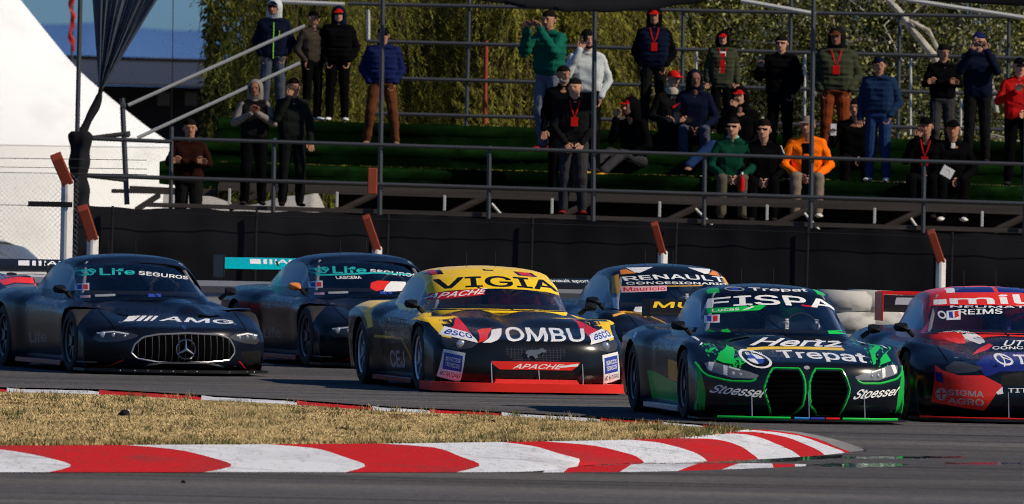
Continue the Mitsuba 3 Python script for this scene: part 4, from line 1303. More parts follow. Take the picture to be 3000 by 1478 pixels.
  'w1': [(-0.44,1.169),(-0.181,1.183),(-0.341,1.122),(-0.388,1.125)],
  'w2': [(0.292,1.174),(0.461,1.143),(0.447,1.118),(0.324,1.15)],
  'o2': [(0.469,1.138),(0.58,1.117),(0.589,1.093),(0.464,1.11)],
  'e1': [(-0.877,0.695),(-0.8,0.718),(-0.66,0.728),(-0.544,0.72),(-0.488,0.692)],
  'e2': [(-0.467,0.68),(-0.439,0.654),(-0.434,0.609)],
  'num': [(-0.49,0.78),(-0.416,0.786),(-0.444,0.729),(-0.522,0.731)],
 },
 'red': {
  'glass': [(-0.574,0.795),(-0.521,1.003),(0.262,1.031)],
  'mil': [(-0.374,1.127),(0.354,1.164),(0.322,1.073),(-0.395,1.044)],
  'blk': [(-0.502,1.08),(-0.383,1.092),(-0.395,1.044),(-0.513,1.036)],
  'neu': [(-0.398,1.036),(0.415,1.068),(0.409,1.049),(-0.402,1.018)],
  'o': [(-0.499,0.95)],
  'reims': [(-0.348,1.005),(0.051,1.018),(0.038,0.971),(-0.361,0.955)],
  'flag': [(-0.454,0.987),(-0.332,1.002),(-0.354,0.913),(-0.474,0.904)],
  'flag_b': [(-0.44,0.979),(-0.405,0.983),(-0.414,0.923),(-0.445,0.925)],
  'flag_r': [(-0.388,0.985),(-0.347,0.99),(-0.358,0.943),(-0.403,0.921)],
  'hw': [(-0.552,0.801),(-0.369,0.824),(-0.258,0.798),(-0.205,0.757),(-0.313,0.704),(-0.361,0.736),(-0.466,0.792)],
  'hr_': [(-0.575,0.789),(-0.464,0.804),(-0.375,0.795),(-0.339,0.737),(-0.455,0.701),(-0.522,0.716)],
  'arrow': [(-0.435,0.607),(-0.196,0.71),(-0.172,0.694),(-0.239,0.653)],
  'uto': [(-0.034,0.74),(0.254,0.743),(0.193,0.697),(-0.094,0.688)],
  'conce': [(-0.183,0.683),(0.215,0.69),(0.204,0.667),(-0.198,0.654)],
  'blue': [(-0.458,0.541),(-0.318,0.609),(-0.089,0.632),(0.137,0.638),(0.032,0.481),(-0.234,0.476),(-0.33,0.438),(-0.383,0.431)],
  'ring': [(-0.174,0.574)],
  'ring_r': [(-0.101,0.576)],
  'ring_t': [(-0.12,0.625)],
  'te': [(-0.03,0.619),(0.123,0.625),(0.04,0.534),(-0.108,0.526)],
  'hl': [(-0.725,0.499),(-0.634,0.554),(-0.548,0.545),(-0.386,0.502),(-0.469,0.465),(-0.617,0.449),(-0.705,0.464)],
  'lamp': [(-0.579,0.515)],
  'bump': [(-0.803,0.52),(-0.748,0.475),(-0.606,0.431),(-0.4,0.437),(-0.236,0.357),(-0.223,0.321),(-0.282,0.272),(-0.378,0.119),(-0.552,0.138),(-0.83,0.184),(-0.815,0.377)],
  'bump_b': [(-0.803,0.461),(-0.749,0.445),(-0.733,0.356),(-0.804,0.377)],
  'sig': [(-0.7,0.303),(-0.394,0.293),(-0.393,0.239),(-0.698,0.251)],
  'agro': [(-0.703,0.225),(-0.392,0.221),(-0.388,0.161),(-0.695,0.182)],
  'em': [(-0.753,0.259)],
  'em_r': [(-0.71,0.26)],
  'em_t': [(-0.754,0.317)],
  'int': [(-0.211,0.441),(-0.024,0.48),(0.032,0.481),(0.03,0.349),(-0.236,0.351)],
  'tite': [(-0.175,0.324),(0.152,0.333),(0.153,0.294),(-0.175,0.283)],
  'wt': [(-0.282,0.284),(-0.224,0.339),(-0.217,0.273),(-0.27,0.266)],
  'st': [(-0.201,0.285),(-0.134,0.067)],
  'roofw': [(-0.398,1.198),(-0.277,1.211),(-0.319,1.156),(-0.413,1.148)],
  'roofb': [(-0.593,1.244),(-0.301,1.255),(-0.022,1.179),(-0.297,1.18)],
  'roofb2': [(-0.264,1.25),(0.077,1.268),(0.391,1.19),(0.031,1.186)],
 },
}
AMG = dict(power=2.8, nose=.47, cowl=.75, fender=.68, roof=1.20, sweep=.46, humps=[(.27, 1.05, .085, .14, .30)], cab=.61, wheel_w=.30)
STANG = dict(power=4.0, nose=.51, cowl=.77, fender=.72, roof=1.215, sweep=.32, humps=[(-.42, 1.10, .06, .26, .34), (.32, 1.10, .05, .30, .34)], cab_mat='paint_yellow', glass=[(-.735, .775), (-.70, .86), (-.675, .93), (-.5, .968), (-.25, .99), (0, .998), (.25, .99), (.5, .968), (.675, .93), (.70, .86), (.735, .775), (.3, .785), (-.3, .785)], cab=.64, rim_mat='rim_silver')
BIM = dict(power=3.4, nose=.53, cowl=.74, fender=.71, roof=1.22, sweep=.34, humps=[(-.22, 1.12, .05, .26, .30)], cab=.60)
RED = dict(power=3.4, nose=.52, cowl=.75, fender=.72, roof=1.22, sweep=.38, humps=[(.05, 1.1, .05, .3, .3)], cab_mat='paint_signal_red', glass=[(-.70, .775), (-.62, .90), (-.565, 1.03), (-.3, 1.045), (0, 1.05), (.3, 1.045), (.565, 1.03), (.62, .90), (.70, .775), (.3, .785), (-.3, .785)], cab=.61)
REN = dict(power=3.4, nose=.52, cowl=.75, fender=.74, roof=1.22, sweep=.38, cab=.61, humps=[])


def nose(px, s):
    Yd = FOC / s
    return P(px, 1180, Yd)[0], Yd
SIDE_WIN = [(1.82, .815), (1.95, .90), (2.20, 1.03), (2.40, 1.08), (2.75, 1.095), (3.1, 1.06), (3.5, .95), (3.72, .87), (3.6, .82)]
HOODLINE = .0


def mirror_pts(pts):
    return [(-a, b) for a, b in pts]


def disc(c, r, n=28, ry=None):
    return Polygon([(c[0] + r * math.cos(t), c[1] + (ry or r) * math.sin(t)) for t in np.linspace(0, 2 * math.pi, n, endpoint=False)])


def sym(pts):
    """Even out a centred outline: the average of it and its mirror image."""
    h = Polygon(pts).buffer(0)
    q = shapely.affinity.scale(h, -1, 1, origin=(0, 0))
    return unary_union([h, q]) if h.area < 0 else h


def sticker(c, d, k='flag'):
    c.patch('event_sticker', d[k], 'paint_white', off=.006)
    c.patch('event_sticker', d[k + '_b'], 'paint_mid_blue', off=.008)
    c.patch('event_sticker', d[k + '_r'], 'paint_signal_red', off=.008)


def std(c, win='glass_side', side_text=(), skirt=None, mir='black_plastic', mir_l=None):
    for ax in 'lr':
        c.patch('side_window', SIDE_WIN, win, axis=ax, off=.004, soft=.03)
        for (t, q, m) in side_text:
            if ax == 'l':
                c.text(t, q, m, axis='l', off=.006)
    for sx in (-1, 1):
        c.put('sill', cbox([sx * .885, 2.35, .085], [.12, 1.85, .05]), skirt or 'black_plastic')
        # door seams
        for y in (1.56, 2.75):
            c.patch('door_seam', [(y, .20), (y + .012, .20), (y + .05, .72), (y + .038, .72)], 'black_plastic', axis='l' if sx < 0 else 'r', off=.003)
    c.mirror(mir, mir_l)
    for sx, t in ((-.22, 2.3), (.1, 2.42)):
        c.put('aerial', tube([[sx, t, c.p['roof'] - .02], [sx, t + .02, c.p['roof'] + .14]], .003, 5), 'black_plastic')
    # wiper
    loc, _, _ = c.ray.intersects_location([[.05, -3, c.p['cowl'] + .03], [-.25, -3, 1.03]], [[0, 1., 0]] * 2, multiple_hits=False)
    if len(loc) == 2:
        c.put('wiper', tube(np.array(loc) - [0, .015, 0], .008, 6), 'black_plastic')


def dress_amg(c, second):
    d = D['amg']
    std(c, side_text=[('HERNAS', [(3.0, .70), (1.75, .72), (1.75, .60), (3.0, .58)][::1], 'paint_grey'), ('Life', [(2.9, .38), (2.2, .40), (2.2, .28), (2.9, .26)], 'paint_grey')],
        skirt='paint_dark_red', mir_l='paint_orange' if second else None)
    gl = Polygon([(x, z) for x, z in d['glass']]).buffer(0)
    c.patch('windscreen', gl.buffer(-.012).buffer(.012), 'windscreen_glass', off=.004)
    for k in ('ring', 'ring2', 'ring3'):
        r = .05 if k != 'ring3' else .034
        q = d[k][0]
        c.patch('sponsor_logo', disc(q, r, ry=r * .62).difference(disc(q, r - .014, ry=r * .62 - .013)), 'paint_teal', off=.007, edge=.02)
    c.text('Life', d['life'], 'paint_teal')
    c.text('SEGUROS', d['seg'], 'paint_white')
    sticker(c, d)
    c.patch('event_sticker', d['stk'], 'paint_pink', off=.006)
    c.patch('event_sticker', d['stk2'], 'paint_pale', off=.006)
    c.patch('event_sticker', d['stk3'], 'paint_mid_blue', off=.006)
    if second:
        c.patch('sponsor_logo', [(-.60, .945), (-.59, .962), (.0, 1.0), (.40, .985), (.40, .970), (.0, .983)], 'paint_teal', off=.007)
        c.text('LASCERA', [(-.43, .95), (-.18, .955), (-.18, .925), (-.43, .918)], 'paint_white', off=.007)
        c.patch('sponsor_logo', [(-.13, .83), (-.10, .885), (-.02, .91), (.12, .905), (.05, .85), (.02, .82), (-.08, .80)], 'paint_signal_red', off=.007)
        c.patch('sponsor_logo', [(.02, .82), (.06, .86), (.13, .905), (.30, .90), (.30, .81), (.0, .795)], 'paint_white', off=.0075)
    for k in ('bar1', 'bar2', 'bar3', 'bar4'):
        c.patch('lettering', d[k], 'paint_white', off=.007)
    c.text('AMG', d['amg'], 'paint_white')
    gp = Polygon(d['grille']).buffer(0)
    k = key_for('grille', c.key)
    base = 0.055
    for x in np.arange(-.48, .49, .068):
        seg = gp.intersection(LineString([(x, -1), (x, 2)]))
        if seg.length > .05:
            z0, z1 = seg.bounds[1] + .01, seg.bounds[3] - .01
            put(k, 'slat', c.outline([(x, z0), (x, z1)], .0036, closed=False, off=.003), 'rim_dark', 30, c.tw)
    put(k, 'mesh_panel', c.lay(*(lambda m: (m.vertices[:, :2], np.array(m.faces)))(flat_poly(gp, .06)), off=.002), 'grille_black', True, c.tw)
    put(k, 'surround', c.outline(list(gp.exterior.coords)[:-1], .010, off=.0), 'rim_silver', 40, c.tw)
    e = np.array(d['emb'][0])
    y0 = -.02
    ring = tube([[e[0] + .098 * math.cos(t), y0, e[1] + .098 * math.sin(t)] for t in np.linspace(0, 2 * math.pi, 33)], .008, 6)
    spokes = [tube([[e[0], y0 - .004, e[1]], [e[0] + .095 * math.sin(t), y0, e[1] + .095 * math.cos(t)]], [.016, .004], 6) for t in (0, 2 * math.pi / 3, 4 * math.pi / 3)]
    put(k, 'star_emblem', cat([ring] + spokes), 'chrome', 40, c.tw)
    he = d['hood_emb'][0]
    c.patch('bonnet_badge', disc(he, .02), 'chrome', off=.006, edge=.02)
    for hk, s in (('hr', 1), ('hr', -1)):
        c.headlight(d[hk], 'lamp_glass', [(.79, .40, .035), (.70, .40, .022), (.60, .392, .016)], s)
        c.patch('lamp_bright_strip', [(a * s, b) for a, b in [(.56, .418), (.70, .438), (.84, .418), (.835, .405), (.70, .425), (.57, .405)]], 'paint_white', off=.011, edge=.03)  # white strip painted for the glints along the upper headlight
        c.patch('air_intake', [(a * s, b) for a, b in d['ir']], 'black_plastic', off=.003, soft=.02)
        c.put('intake_trim', c.outline([(a * s, b) for a, b in d['rr']], .008, closed=False, off=.006), 'paint_red', 40)
        c.put('canard', cbox([s * .93, .42, .12], [.14, .3, .012]), 'carbon')
    c.put('chrome_strip', c.outline(d['chrome'], .011, closed=False, off=.03), 'chrome', 40)
    c.splitter('carbon', .03, .058, .10, .97)
    for q in d['dots']:
        b = trimesh.creation.icosphere(1, .008)
        x = q[0]
        b.apply_translation([x, -.10 + .02 + .46 * .96 * abs(x / .97) ** c.pw, .046])
        c.put('splitter_bolt', b, 'steel')
    w = c.wing(.93, 1.10, mt='carbon', face_mat='paint_cyan' if second else 'carbon', face_h=.12, end_lo=.22)
    v0 = -.62
    for i, (a, b) in enumerate(((0, .12), (.15, .19), (.22, .25), (.28, .30))):
        x = v0 + a
        put(w, 'lettering', wing_strip(x, b - a, 1.10, .12), 'paint_white', False, c.tw)
    tv, tf = text_quad('AMG', [(-.26, .8), (.12, .8), (.10, .25), (-.30, .25)])
    put(w, 'lettering', wing_map(tv, tf, 1.10, .12), 'paint_white', False, c.tw)


def wing_map(v, f, z, face_h, chord=.30, y=4.45):
    """Flat (x, t) lettering laid on the raked face of the wing, t from the leading to the trailing edge."""
    t = v[:, 1] * .8 + .1
    # upper surface of the profile
    th = np.sqrt(np.clip(1 - (1 - 2 * t) ** 2, 0, 1))
    P3 = np.c_[v[:, 0], y + chord * t - .004, z - face_h + face_h * t + .028 * th * (1 - .6 * t) + .004]
    m = trimesh.Trimesh(P3, f, process=False)
    return m


def wing_strip(x, w, z, face_h):
    v = np.array([(x + s, t) for t in np.linspace(.2, .8, 5) for s in (0, w)], float)
    v[:, 0] += v[:, 1] * .06
    f = [[2 * i, 2 * i + 1, 2 * i + 3] for i in range(4)] + [[2 * i, 2 * i + 3, 2 * i + 2] for i in range(4)]
    return wing_map(v, np.array(f), z, face_h)


def dress_stang(c):
    d = D['stang']
    std(c, side_text=[('JOMBU', [(3.1, .76), (1.7, .78), (1.7, .60), (3.1, .58)], 'paint_grey'), ('ONOU', [(2.6, .55), (1.75, .56), (1.75, .44), (2.6, .43)], 'paint_grey'), ('CEJ', [(2.7, .36), (2.0, .37), (2.0, .20), (2.7, .19)], 'paint_pale')], skirt='paint_dark_red')
    c.patch('windscreen', Polygon(GLASS_STANG).buffer(-.015).buffer(.015), 'windscreen_glass', off=.005)
    c.text('VIGIA', [(-.60, 1.07), (.60, 1.07), (.645, .965), (-.645, .965)], 'paint_black', off=.008, bow=.045)
    c.patch('sponsor_banner', d['apache'], 'paint_red', off=.008)
    c.text('APACHE', d['apache_t'], 'paint_white', off=.011, skew=.1)
    for k, m, o in (('roofs', 'paint_black', .005), ('roofs_r', 'paint_red', .007), ('roofr', 'paint_red', .007)):
        c.patch('roof_stripe', d[k], m, off=o)
    c.patch('roof_stripe', [(.20, 1.165), (.40, 1.15), (.44, 1.11), (.23, 1.125)], 'paint_black', off=.005)
    c.patch('roof_stripe', [(-.10, 1.185), (-.06, 1.175), (.0, 1.175), (.0, 1.165), (-.10, 1.165)], 'paint_black', off=.005)
    for k, m in (('redl', 'paint_red'), ('yl1', 'paint_yellow'), ('yl2', 'paint_yellow'), ('yl3', 'paint_yellow'), ('yl4', 'paint_ochre')):
        c.patch('livery_patch', d[k], m, off=.004)
        c.patch('livery_patch', mirror_pts(d[k]), m, off=.004)
    for ax in 'lr':
        c.patch('wheel_arch_trim', [(3.22, .58), (3.28, .70), (3.42, .80), (3.8, .835), (4.25, .82), (4.25, .76), (3.8, .745), (3.52, .71), (3.41, .63), (3.37, .56)], 'paint_yellow', axis=ax, off=.004)
        c.patch('livery_patch', [(.42, .50), (.60, .50), (.66, .655), (.97, .69), (1.30, .675), (1.36, .70), (.9, .74), (.45, .67)], 'paint_yellow', axis=ax, off=.005)
        c.patch('livery_stripe', [(3.2, .50), (2.1, .50), (1.6, .30), (1.63, .28), (2.12, .475), (3.2, .475)], 'paint_ochre', axis=ax, off=.004)
    for s in (-1, 1):
        x = lambda k: [(a * s, b) for a, b in d[k]]
        e = d['escor']
        c.patch('sponsor_sticker', x('escor'), 'paint_white', off=.006)
        q = np.array(d['escor_t']) * [s, 1]
        c.text('esco', q if s > 0 else q[[1, 0, 3, 2]], 'paint_mid_blue', off=.009, skew=.15)
        c.headlight(d['hr'], 'lamp_glass', [(.72, .475, .045)], s)
        b = np.array(d['br']) * [s, 1]
        k = c.patch('sponsor_sticker', b, 'paint_white', off=.005)
        c.patch('sponsor_panel', np.array(d['br_i']) * [s, 1], 'paint_mid_blue', off=.008)
        for t, kk, m in (('MC RATURAS', 'br_t3', 'paint_black'),):
            q = np.array(d[kk]) * [s, 1]
            c.text(t, q if s > 0 else q[[1, 0, 3, 2]], m, off=.008)
        q = np.array(d['br_t']) * [s, 1]
        q = q if s > 0 else q[[1, 0, 3, 2]]
        mid = (q[[0, 1]] + q[[3, 2]]) / 2
        c.text('SERVICIOS', [q[0], q[1], mid[1] + [0, .006], mid[0] + [0, .006]], 'paint_white', off=.011)
        c.text('TECNICOS', [mid[0] - [0, .006], mid[1] - [0, .006], q[2], q[3]], 'paint_white', off=.011)
    c.patch('sponsor_logo', d['jred'], 'paint_signal_red', off=.007)
    c.patch('sponsor_logo', d['jw'], 'paint_white', off=.0085)
    c.text('OMBU', d['ombu'], 'paint_white', off=.007)
    gp = Polygon([(-.30, .455), (.30, .455), (.31, .40), (.22, .322), (-.22, .322), (-.31, .40)])
    k = key_for('grille', c.key)
    bars = []
    for x in np.arange(-.28, .29, .035):
        seg = gp.intersection(LineString([(x, 0), (x, 1)]))
        if seg.length > .03:
            bars.append(c.outline([(x, seg.bounds[1]), (x, seg.bounds[3])], .004, closed=False, off=.004, n=4))
    for z in np.arange(.335, .455, .024):
        seg = gp.intersection(LineString([(-1, z), (1, z)]))
        bars.append(c.outline([(seg.bounds[0], z), (seg.bounds[2], z)], .003, closed=False, off=.003, n=4))
    put(k, 'mesh_bars', cat(bars), 'rim_dark', 30, c.tw, kind='stuff')
    pm = trimesh.creation.extrude_polygon(Polygon(d['pony']).buffer(.004), .012, engine='earcut')
    pm.vertices = pm.vertices[:, [0, 2, 1]] * [1, -1, 1] + [0, -.005, 0]
    pm.invert()
    put(k, 'horse_emblem', pm, 'steel', 30, c.tw)
    lip = [(-.445, .318), (.445, .318), (.425, .285), (.36, .238), (-.36, .238), (-.425, .285)]
    c.patch('grille_lip', lip, 'paint_signal_red', off=.012)
    c.text('APACHE', [(-.235, .295), (.235, .295), (.235, .248), (-.235, .248)], 'paint_white', off=.016, skew=.1)
    c.patch('livery_stripe', d['lip_w'], 'paint_white', off=.016)
    c.patch('lower_intake', [(-.40, .225), (.40, .225), (.39, .15), (-.39, .15)], 'black_plastic', off=.003)
    c.put('splitter_ramp', tm(hullpts([[-.40, -.045, .145], [.40, -.045, .145], [-.46, -.07, .05], [.46, -.07, .05], [-.46, .1, .05], [.46, .1, .05], [.4, .1, .145], [-.4, .1, .145]])), 'paint_signal_red')
    c.splitter('paint_signal_red', .02, .105, .11, .985)
    for x, z in ((-.44, .30), (.03, .235), (.47, .30)):
        c.strut(x, .1, z, r=.007)


GLASS_STANG = [(-.735, .775), (-.70, .86), (-.675, .93), (-.5, .968), (-.25, .99), (0, .998), (.25, .99), (.5, .968), (.675, .93), (.70, .86), (.735, .775), (.3, .785), (-.3, .785)]


def dress_bim(c):
    d = D['bim']
    std(c, win='glass_blue', side_text=[('HERTZ', [(3.0, .70), (1.9, .72), (1.9, .60), (3.0, .58)], 'paint_grey')], skirt='paint_pale')
    c.patch('windscreen', [(-.735, .755), (-.66, .90), (-.59, 1.03), (-.57, 1.075), (-.3, 1.115), (0, 1.125), (.3, 1.115), (.57, 1.075), (.59, 1.03), (.66, .90), (.735, .755), (.3, .765), (-.3, .765)], 'windscreen_glass', off=.004)
    c.text('FISPA', [(-.555, 1.075), (.585, 1.075), (.645, .985), (-.60, .985)], 'paint_white', off=.007, bow=.045)
    for k, m, o in (('banner', 'paint_green', .007), ('redline', 'paint_red', .007), ('arrow', 'paint_white', .0095)):
        c.patch('sponsor_banner', d[k], m, off=o)
    c.text('Lucas', d['lucas'], 'paint_white', off=.0105)
    sticker(c, d)
    c.patch('livery_patch', d['gl'], 'paint_green', off=.005)
    c.patch('livery_patch', mirror_pts(d['gl']), 'paint_green', off=.005)
    q = d['rlogo'][0]
    c.patch('sponsor_logo', disc(q, .085, ry=.019).difference(disc(q, .07, ry=.012)), 'paint_pale', off=.006, edge=.02)
    c.patch('sponsor_logo', disc(q, .035, ry=.011), 'paint_mid_blue', off=.006, edge=.02)
    c.text('Trepat', [(-.19, 1.182), (.36, 1.182), (.36, 1.148), (-.19, 1.148)], 'paint_white', off=.006)
    c.text('Hertz', [(-.30, .748), (.50, .735), (.46, .672), (-.40, .675)], 'paint_white', skew=.08)
    c.patch('lettering', [(-.434, .655), (-.246, .668), (0, .672), (.47, .668), (.455, .645), (0, .650), (-.265, .644), (-.454, .632)], 'paint_yellow', off=.007)
    c.text('Trepat', [(-.19, .637), (.60, .628), (.56, .525), (-.225, .560)], 'paint_white', bow=.012)
    r0 = np.array(d['round'][0])
    rx, rz = .118, .074
    sh = lambda pol: shapely.affinity.translate(shapely.affinity.skew(pol, xs=-25), r0[0], r0[1])
    circ = lambda f: disc((0, 0), rx * f, 40, rz * f)
    c.patch('roundel', sh(circ(1.06).difference(circ(.87))), 'paint_white', off=.007, edge=.02)
    c.patch('roundel', sh(circ(.87).difference(circ(.58))), 'paint_black', off=.007, edge=.02)
    for i in range(4):
        wedge = circ(.58).intersection(Polygon([(0, 0), *[(math.cos(t), math.sin(t)) for t in np.linspace(i * math.pi / 2, (i + 1) * math.pi / 2, 5)]]))
        c.patch('roundel', sh(wedge), 'paint_white' if i % 2 == 0 else 'paint_mid_blue', off=.007, edge=.02)
    for i, ch in enumerate(('B', 'M', 'W')):
        a = math.pi / 2 + (1 - i) * .75
        cc = np.array([math.cos(a) * rx * .75, math.sin(a) * rz * .75])
        cc = r0 + cc + [cc[1] * .45, 0]
        c.text(ch, [cc + [-.016, .012], cc + [.020, .012], cc + [.014, -.012], cc + [-.022, -.012]], 'paint_white', off=.010)
    for k in ('wg', 'wg2', 'wg3'):
        c.patch('livery_splash', Polygon(d[k]).buffer(.004).intersection(shapely.box(-1, .78, 1, 1)), 'paint_green', off=.007)
    rs = np.random.default_rng(11)
    for k in ('g1', 'g2', 'g3', 'g4', 'g5', 'g6'):
        pol = Polygon(d[k]).buffer(0)
        x0, z0, x1, z1 = pol.bounds
        spl = [pol]
        for _ in range(14):                                    # splashed edge
            px_, pz_ = rs.uniform(x0 - .02, x1 + .02), rs.uniform(z0 - .02, z1 + .02)
            blob = disc((px_, pz_), rs.uniform(.004, .012), 7, rs.uniform(.004, .016))
            spl.append(blob)
        sp = unary_union(spl)
        c.patch('livery_splash', sp, 'paint_green', off=.006, edge=.03)
    for k, s in (('kr', 1), ('kl', -1)):
        kk = key_for('kidney_grille', c.key)
        pts = [(a * s, b) for a, b in KIDNEY]
        put(kk, 'frame', c.outline(pts, .011, off=.004), 'paint_green', 40, c.tw)
        pol = Polygon(pts).buffer(-.02)
        m = flat_poly(pol, .05)
        put(kk, 'mesh_panel', c.lay(m.vertices[:, :2], np.array(m.faces), off=.003), 'grille_black', True, c.tw)
        for z in np.arange(.10, .48, .045):
            seg = pol.intersection(LineString([(-1, z), (1, z)]))
            if seg.length > .05:
                x0, x1 = seg.bounds[0], seg.bounds[2]
                put(kk, 'slat', cbox([(x0 + x1) / 2, .005, z], [x1 - x0, .03, .006], .002), 'grille_black', 30, c.tw)
        c.put('lamp_trim', c.outline([(a * s, b) for a, b in d['br']], .011, closed=False, off=.005), 'paint_green', 40)
        c.headlight(d['hr'], 'lamp_glass_clear', [(.66, .435, .022), (.60, .43, .018)], s)
        for q in ([(.70, .50), (.735, .508), (.735, .43), (.705, .415)], [(.80, .528), (.845, .53), (.86, .47), (.83, .45)], [(.60, .475), (.69, .497), (.69, .485), (.60, .462)]):
            c.patch('lamp_bright_strip', [(a * s, b) for a, b in q], 'paint_white', off=.011, edge=.03)
        c.patch('livery_patch', [(a * -s, b) for a, b in [(-.93, .50), (-.905, .40), (-.88, .28), (-.87, .10), (-.945, .10), (-.95, .48)]], 'paint_deep_green', off=.004)
        for q in ('t1', 't2'):
            c.patch('lettering', [(a * s, b) for a, b in d[q]], 'paint_white', off=.006)
    c.text('Stoessel', [(-.84, .338), (-.40, .312), (-.42, .225), (-.86, .262)], 'paint_white', skew=.12)
    c.text('Stoessel', [(.43, .312), (.86, .340), (.84, .262), (.41, .222)], 'paint_white', skew=.12)
    c.patch('bonnet_badge', disc(d['emb'][0], .028, ry=.016), 'paint_pale', off=.006, edge=.02)
    c.splitter('carbon', .022, .038, .10, .95)
    sw, w, n = c.p['sweep'], .95, 0
    for x0, x1, m in ((-.80, -.165, 'paint_green'), (-.13, .005, 'paint_sky_blue'), (.015, .145, 'paint_mid_blue'), (.155, .285, 'paint_red'), (.31, .85, 'paint_green')):
        pts = [[x, -.10 + .012 + sw * .96 * abs(x / w) ** c.pw, .05] for x in np.linspace(x0, x1, 14)]
        c.put('splitter_lip', tube(pts, .013, 6), m, 40)
    for x, z in ((-.50, .26), (.012, .29), (.53, .27)):
        c.strut(x, .05, z)
    wgk = c.wing(.70, 1.03, mt='black_plastic', face_h=.14, end_lo=.16, end_up=.0)
    for t, q in (('MUNDIAL', [(-.62, .75), (.55, .75), (.55, .2), (-.66, .2)]),):
        v, f = text_quad(t, q)
        put(wgk, 'lettering', wing_map(v, f, 1.03, .14), 'paint_yellow', False, c.tw)
    for ax in 'lr':
        c.patch('livery_patch', [(3.15, .40), (1.55, .30), (1.5, .14), (3.1, .14)], 'paint_deep_green', axis=ax, off=.004)
        c.patch('livery_patch', [(2.2, .52), (1.6, .50), (1.55, .32), (2.2, .34)], 'paint_ochre', axis=ax, off=.0045)
        c.patch('lettering', [(3.5, .68), (3.6, .69), (3.7, .735), (3.6, .73)], 'paint_white', axis=ax, off=.005)


KIDNEY = [(.075, .494), (.315, .495), (.358, .418), (.392, .316), (.381, .259), (.31, .07), (.12, .068), (.034, .163), (.019, .277), (.022, .379), (.045, .447)]


def dress_ren(c):
    d = D['ren']
    std(c, side_text=[], skirt='paint_ochre')
    c.patch('windscreen', [(-.735, .765), (-.64, .93), (-.565, 1.08), (-.3, 1.115), (0, 1.125), (.3, 1.115), (.565, 1.08), (.64, .93), (.735, .765), (.3, .775), (-.3, .775)], 'windscreen_glass', off=.004)
    c.text('RENAULT', [(-.52, 1.075), (.55, 1.09), (.56, 1.035), (-.50, 1.035)], 'paint_white', off=.007, bow=.03)
    c.text('CONCESIONARIO', [(-.50, 1.025), (.56, 1.03), (.56, 1.008), (-.50, 1.0)], 'paint_white', off=.007, bow=.012)
    for k, m, o in (('yl', 'paint_ochre', .007), ('ban', 'paint_pink', .008), ('pilw', 'paint_white', .006), ('pil', 'paint_ochre', .007), ('num', 'paint_white', .007)):
        c.patch('livery_patch', d[k], m, off=o)
    c.patch('livery_patch', mirror_pts(d['pil']), 'paint_ochre', off=.007)
    c.text('Mauricio', d['ban_t'], 'paint_red', off=.011)
    for k, m in (('o1', 'paint_orange'), ('w1', 'paint_white')):
        c.patch('roof_stripe', d[k], m, off=.006)
        c.patch('roof_stripe', mirror_pts(d[k]), m, off=.006)
    c.put('fender_trim', c.outline(d['e1'], .020, closed=False, off=.004), 'paint_ochre', 40)
    c.put('fender_trim', c.outline(mirror_pts(d['e1']), .020, closed=False, off=.004), 'paint_ochre', 40)
    c.put('bonnet_trim', c.outline([(-.46, .69), (-.40, .65), (-.36, .60)], .020, closed=False, off=.004), 'paint_ochre', 40)
    for s in (-1, 1):
        c.headlight([(.56, .48), (.86, .54), (.87, .48), (.76, .42), (.62, .44)], 'lamp_glass', [(.72, .475, .04)], s)
    c.patch('grille', [(-.40, .44), (.40, .44), (.36, .25), (-.36, .25)], 'black_plastic', off=.003)
    c.splitter('paint_ochre', .03, .07, .10, .96)
    w = c.wing(.93, 1.02, mt='carbon', face_h=.10)
    v, f = text_quad('renault sport', [(-.75, .8), (-.30, .8), (-.30, .25), (-.75, .25)])
    put(w, 'lettering', wing_map(v, f, 1.02, .10), 'paint_white', False, c.tw)


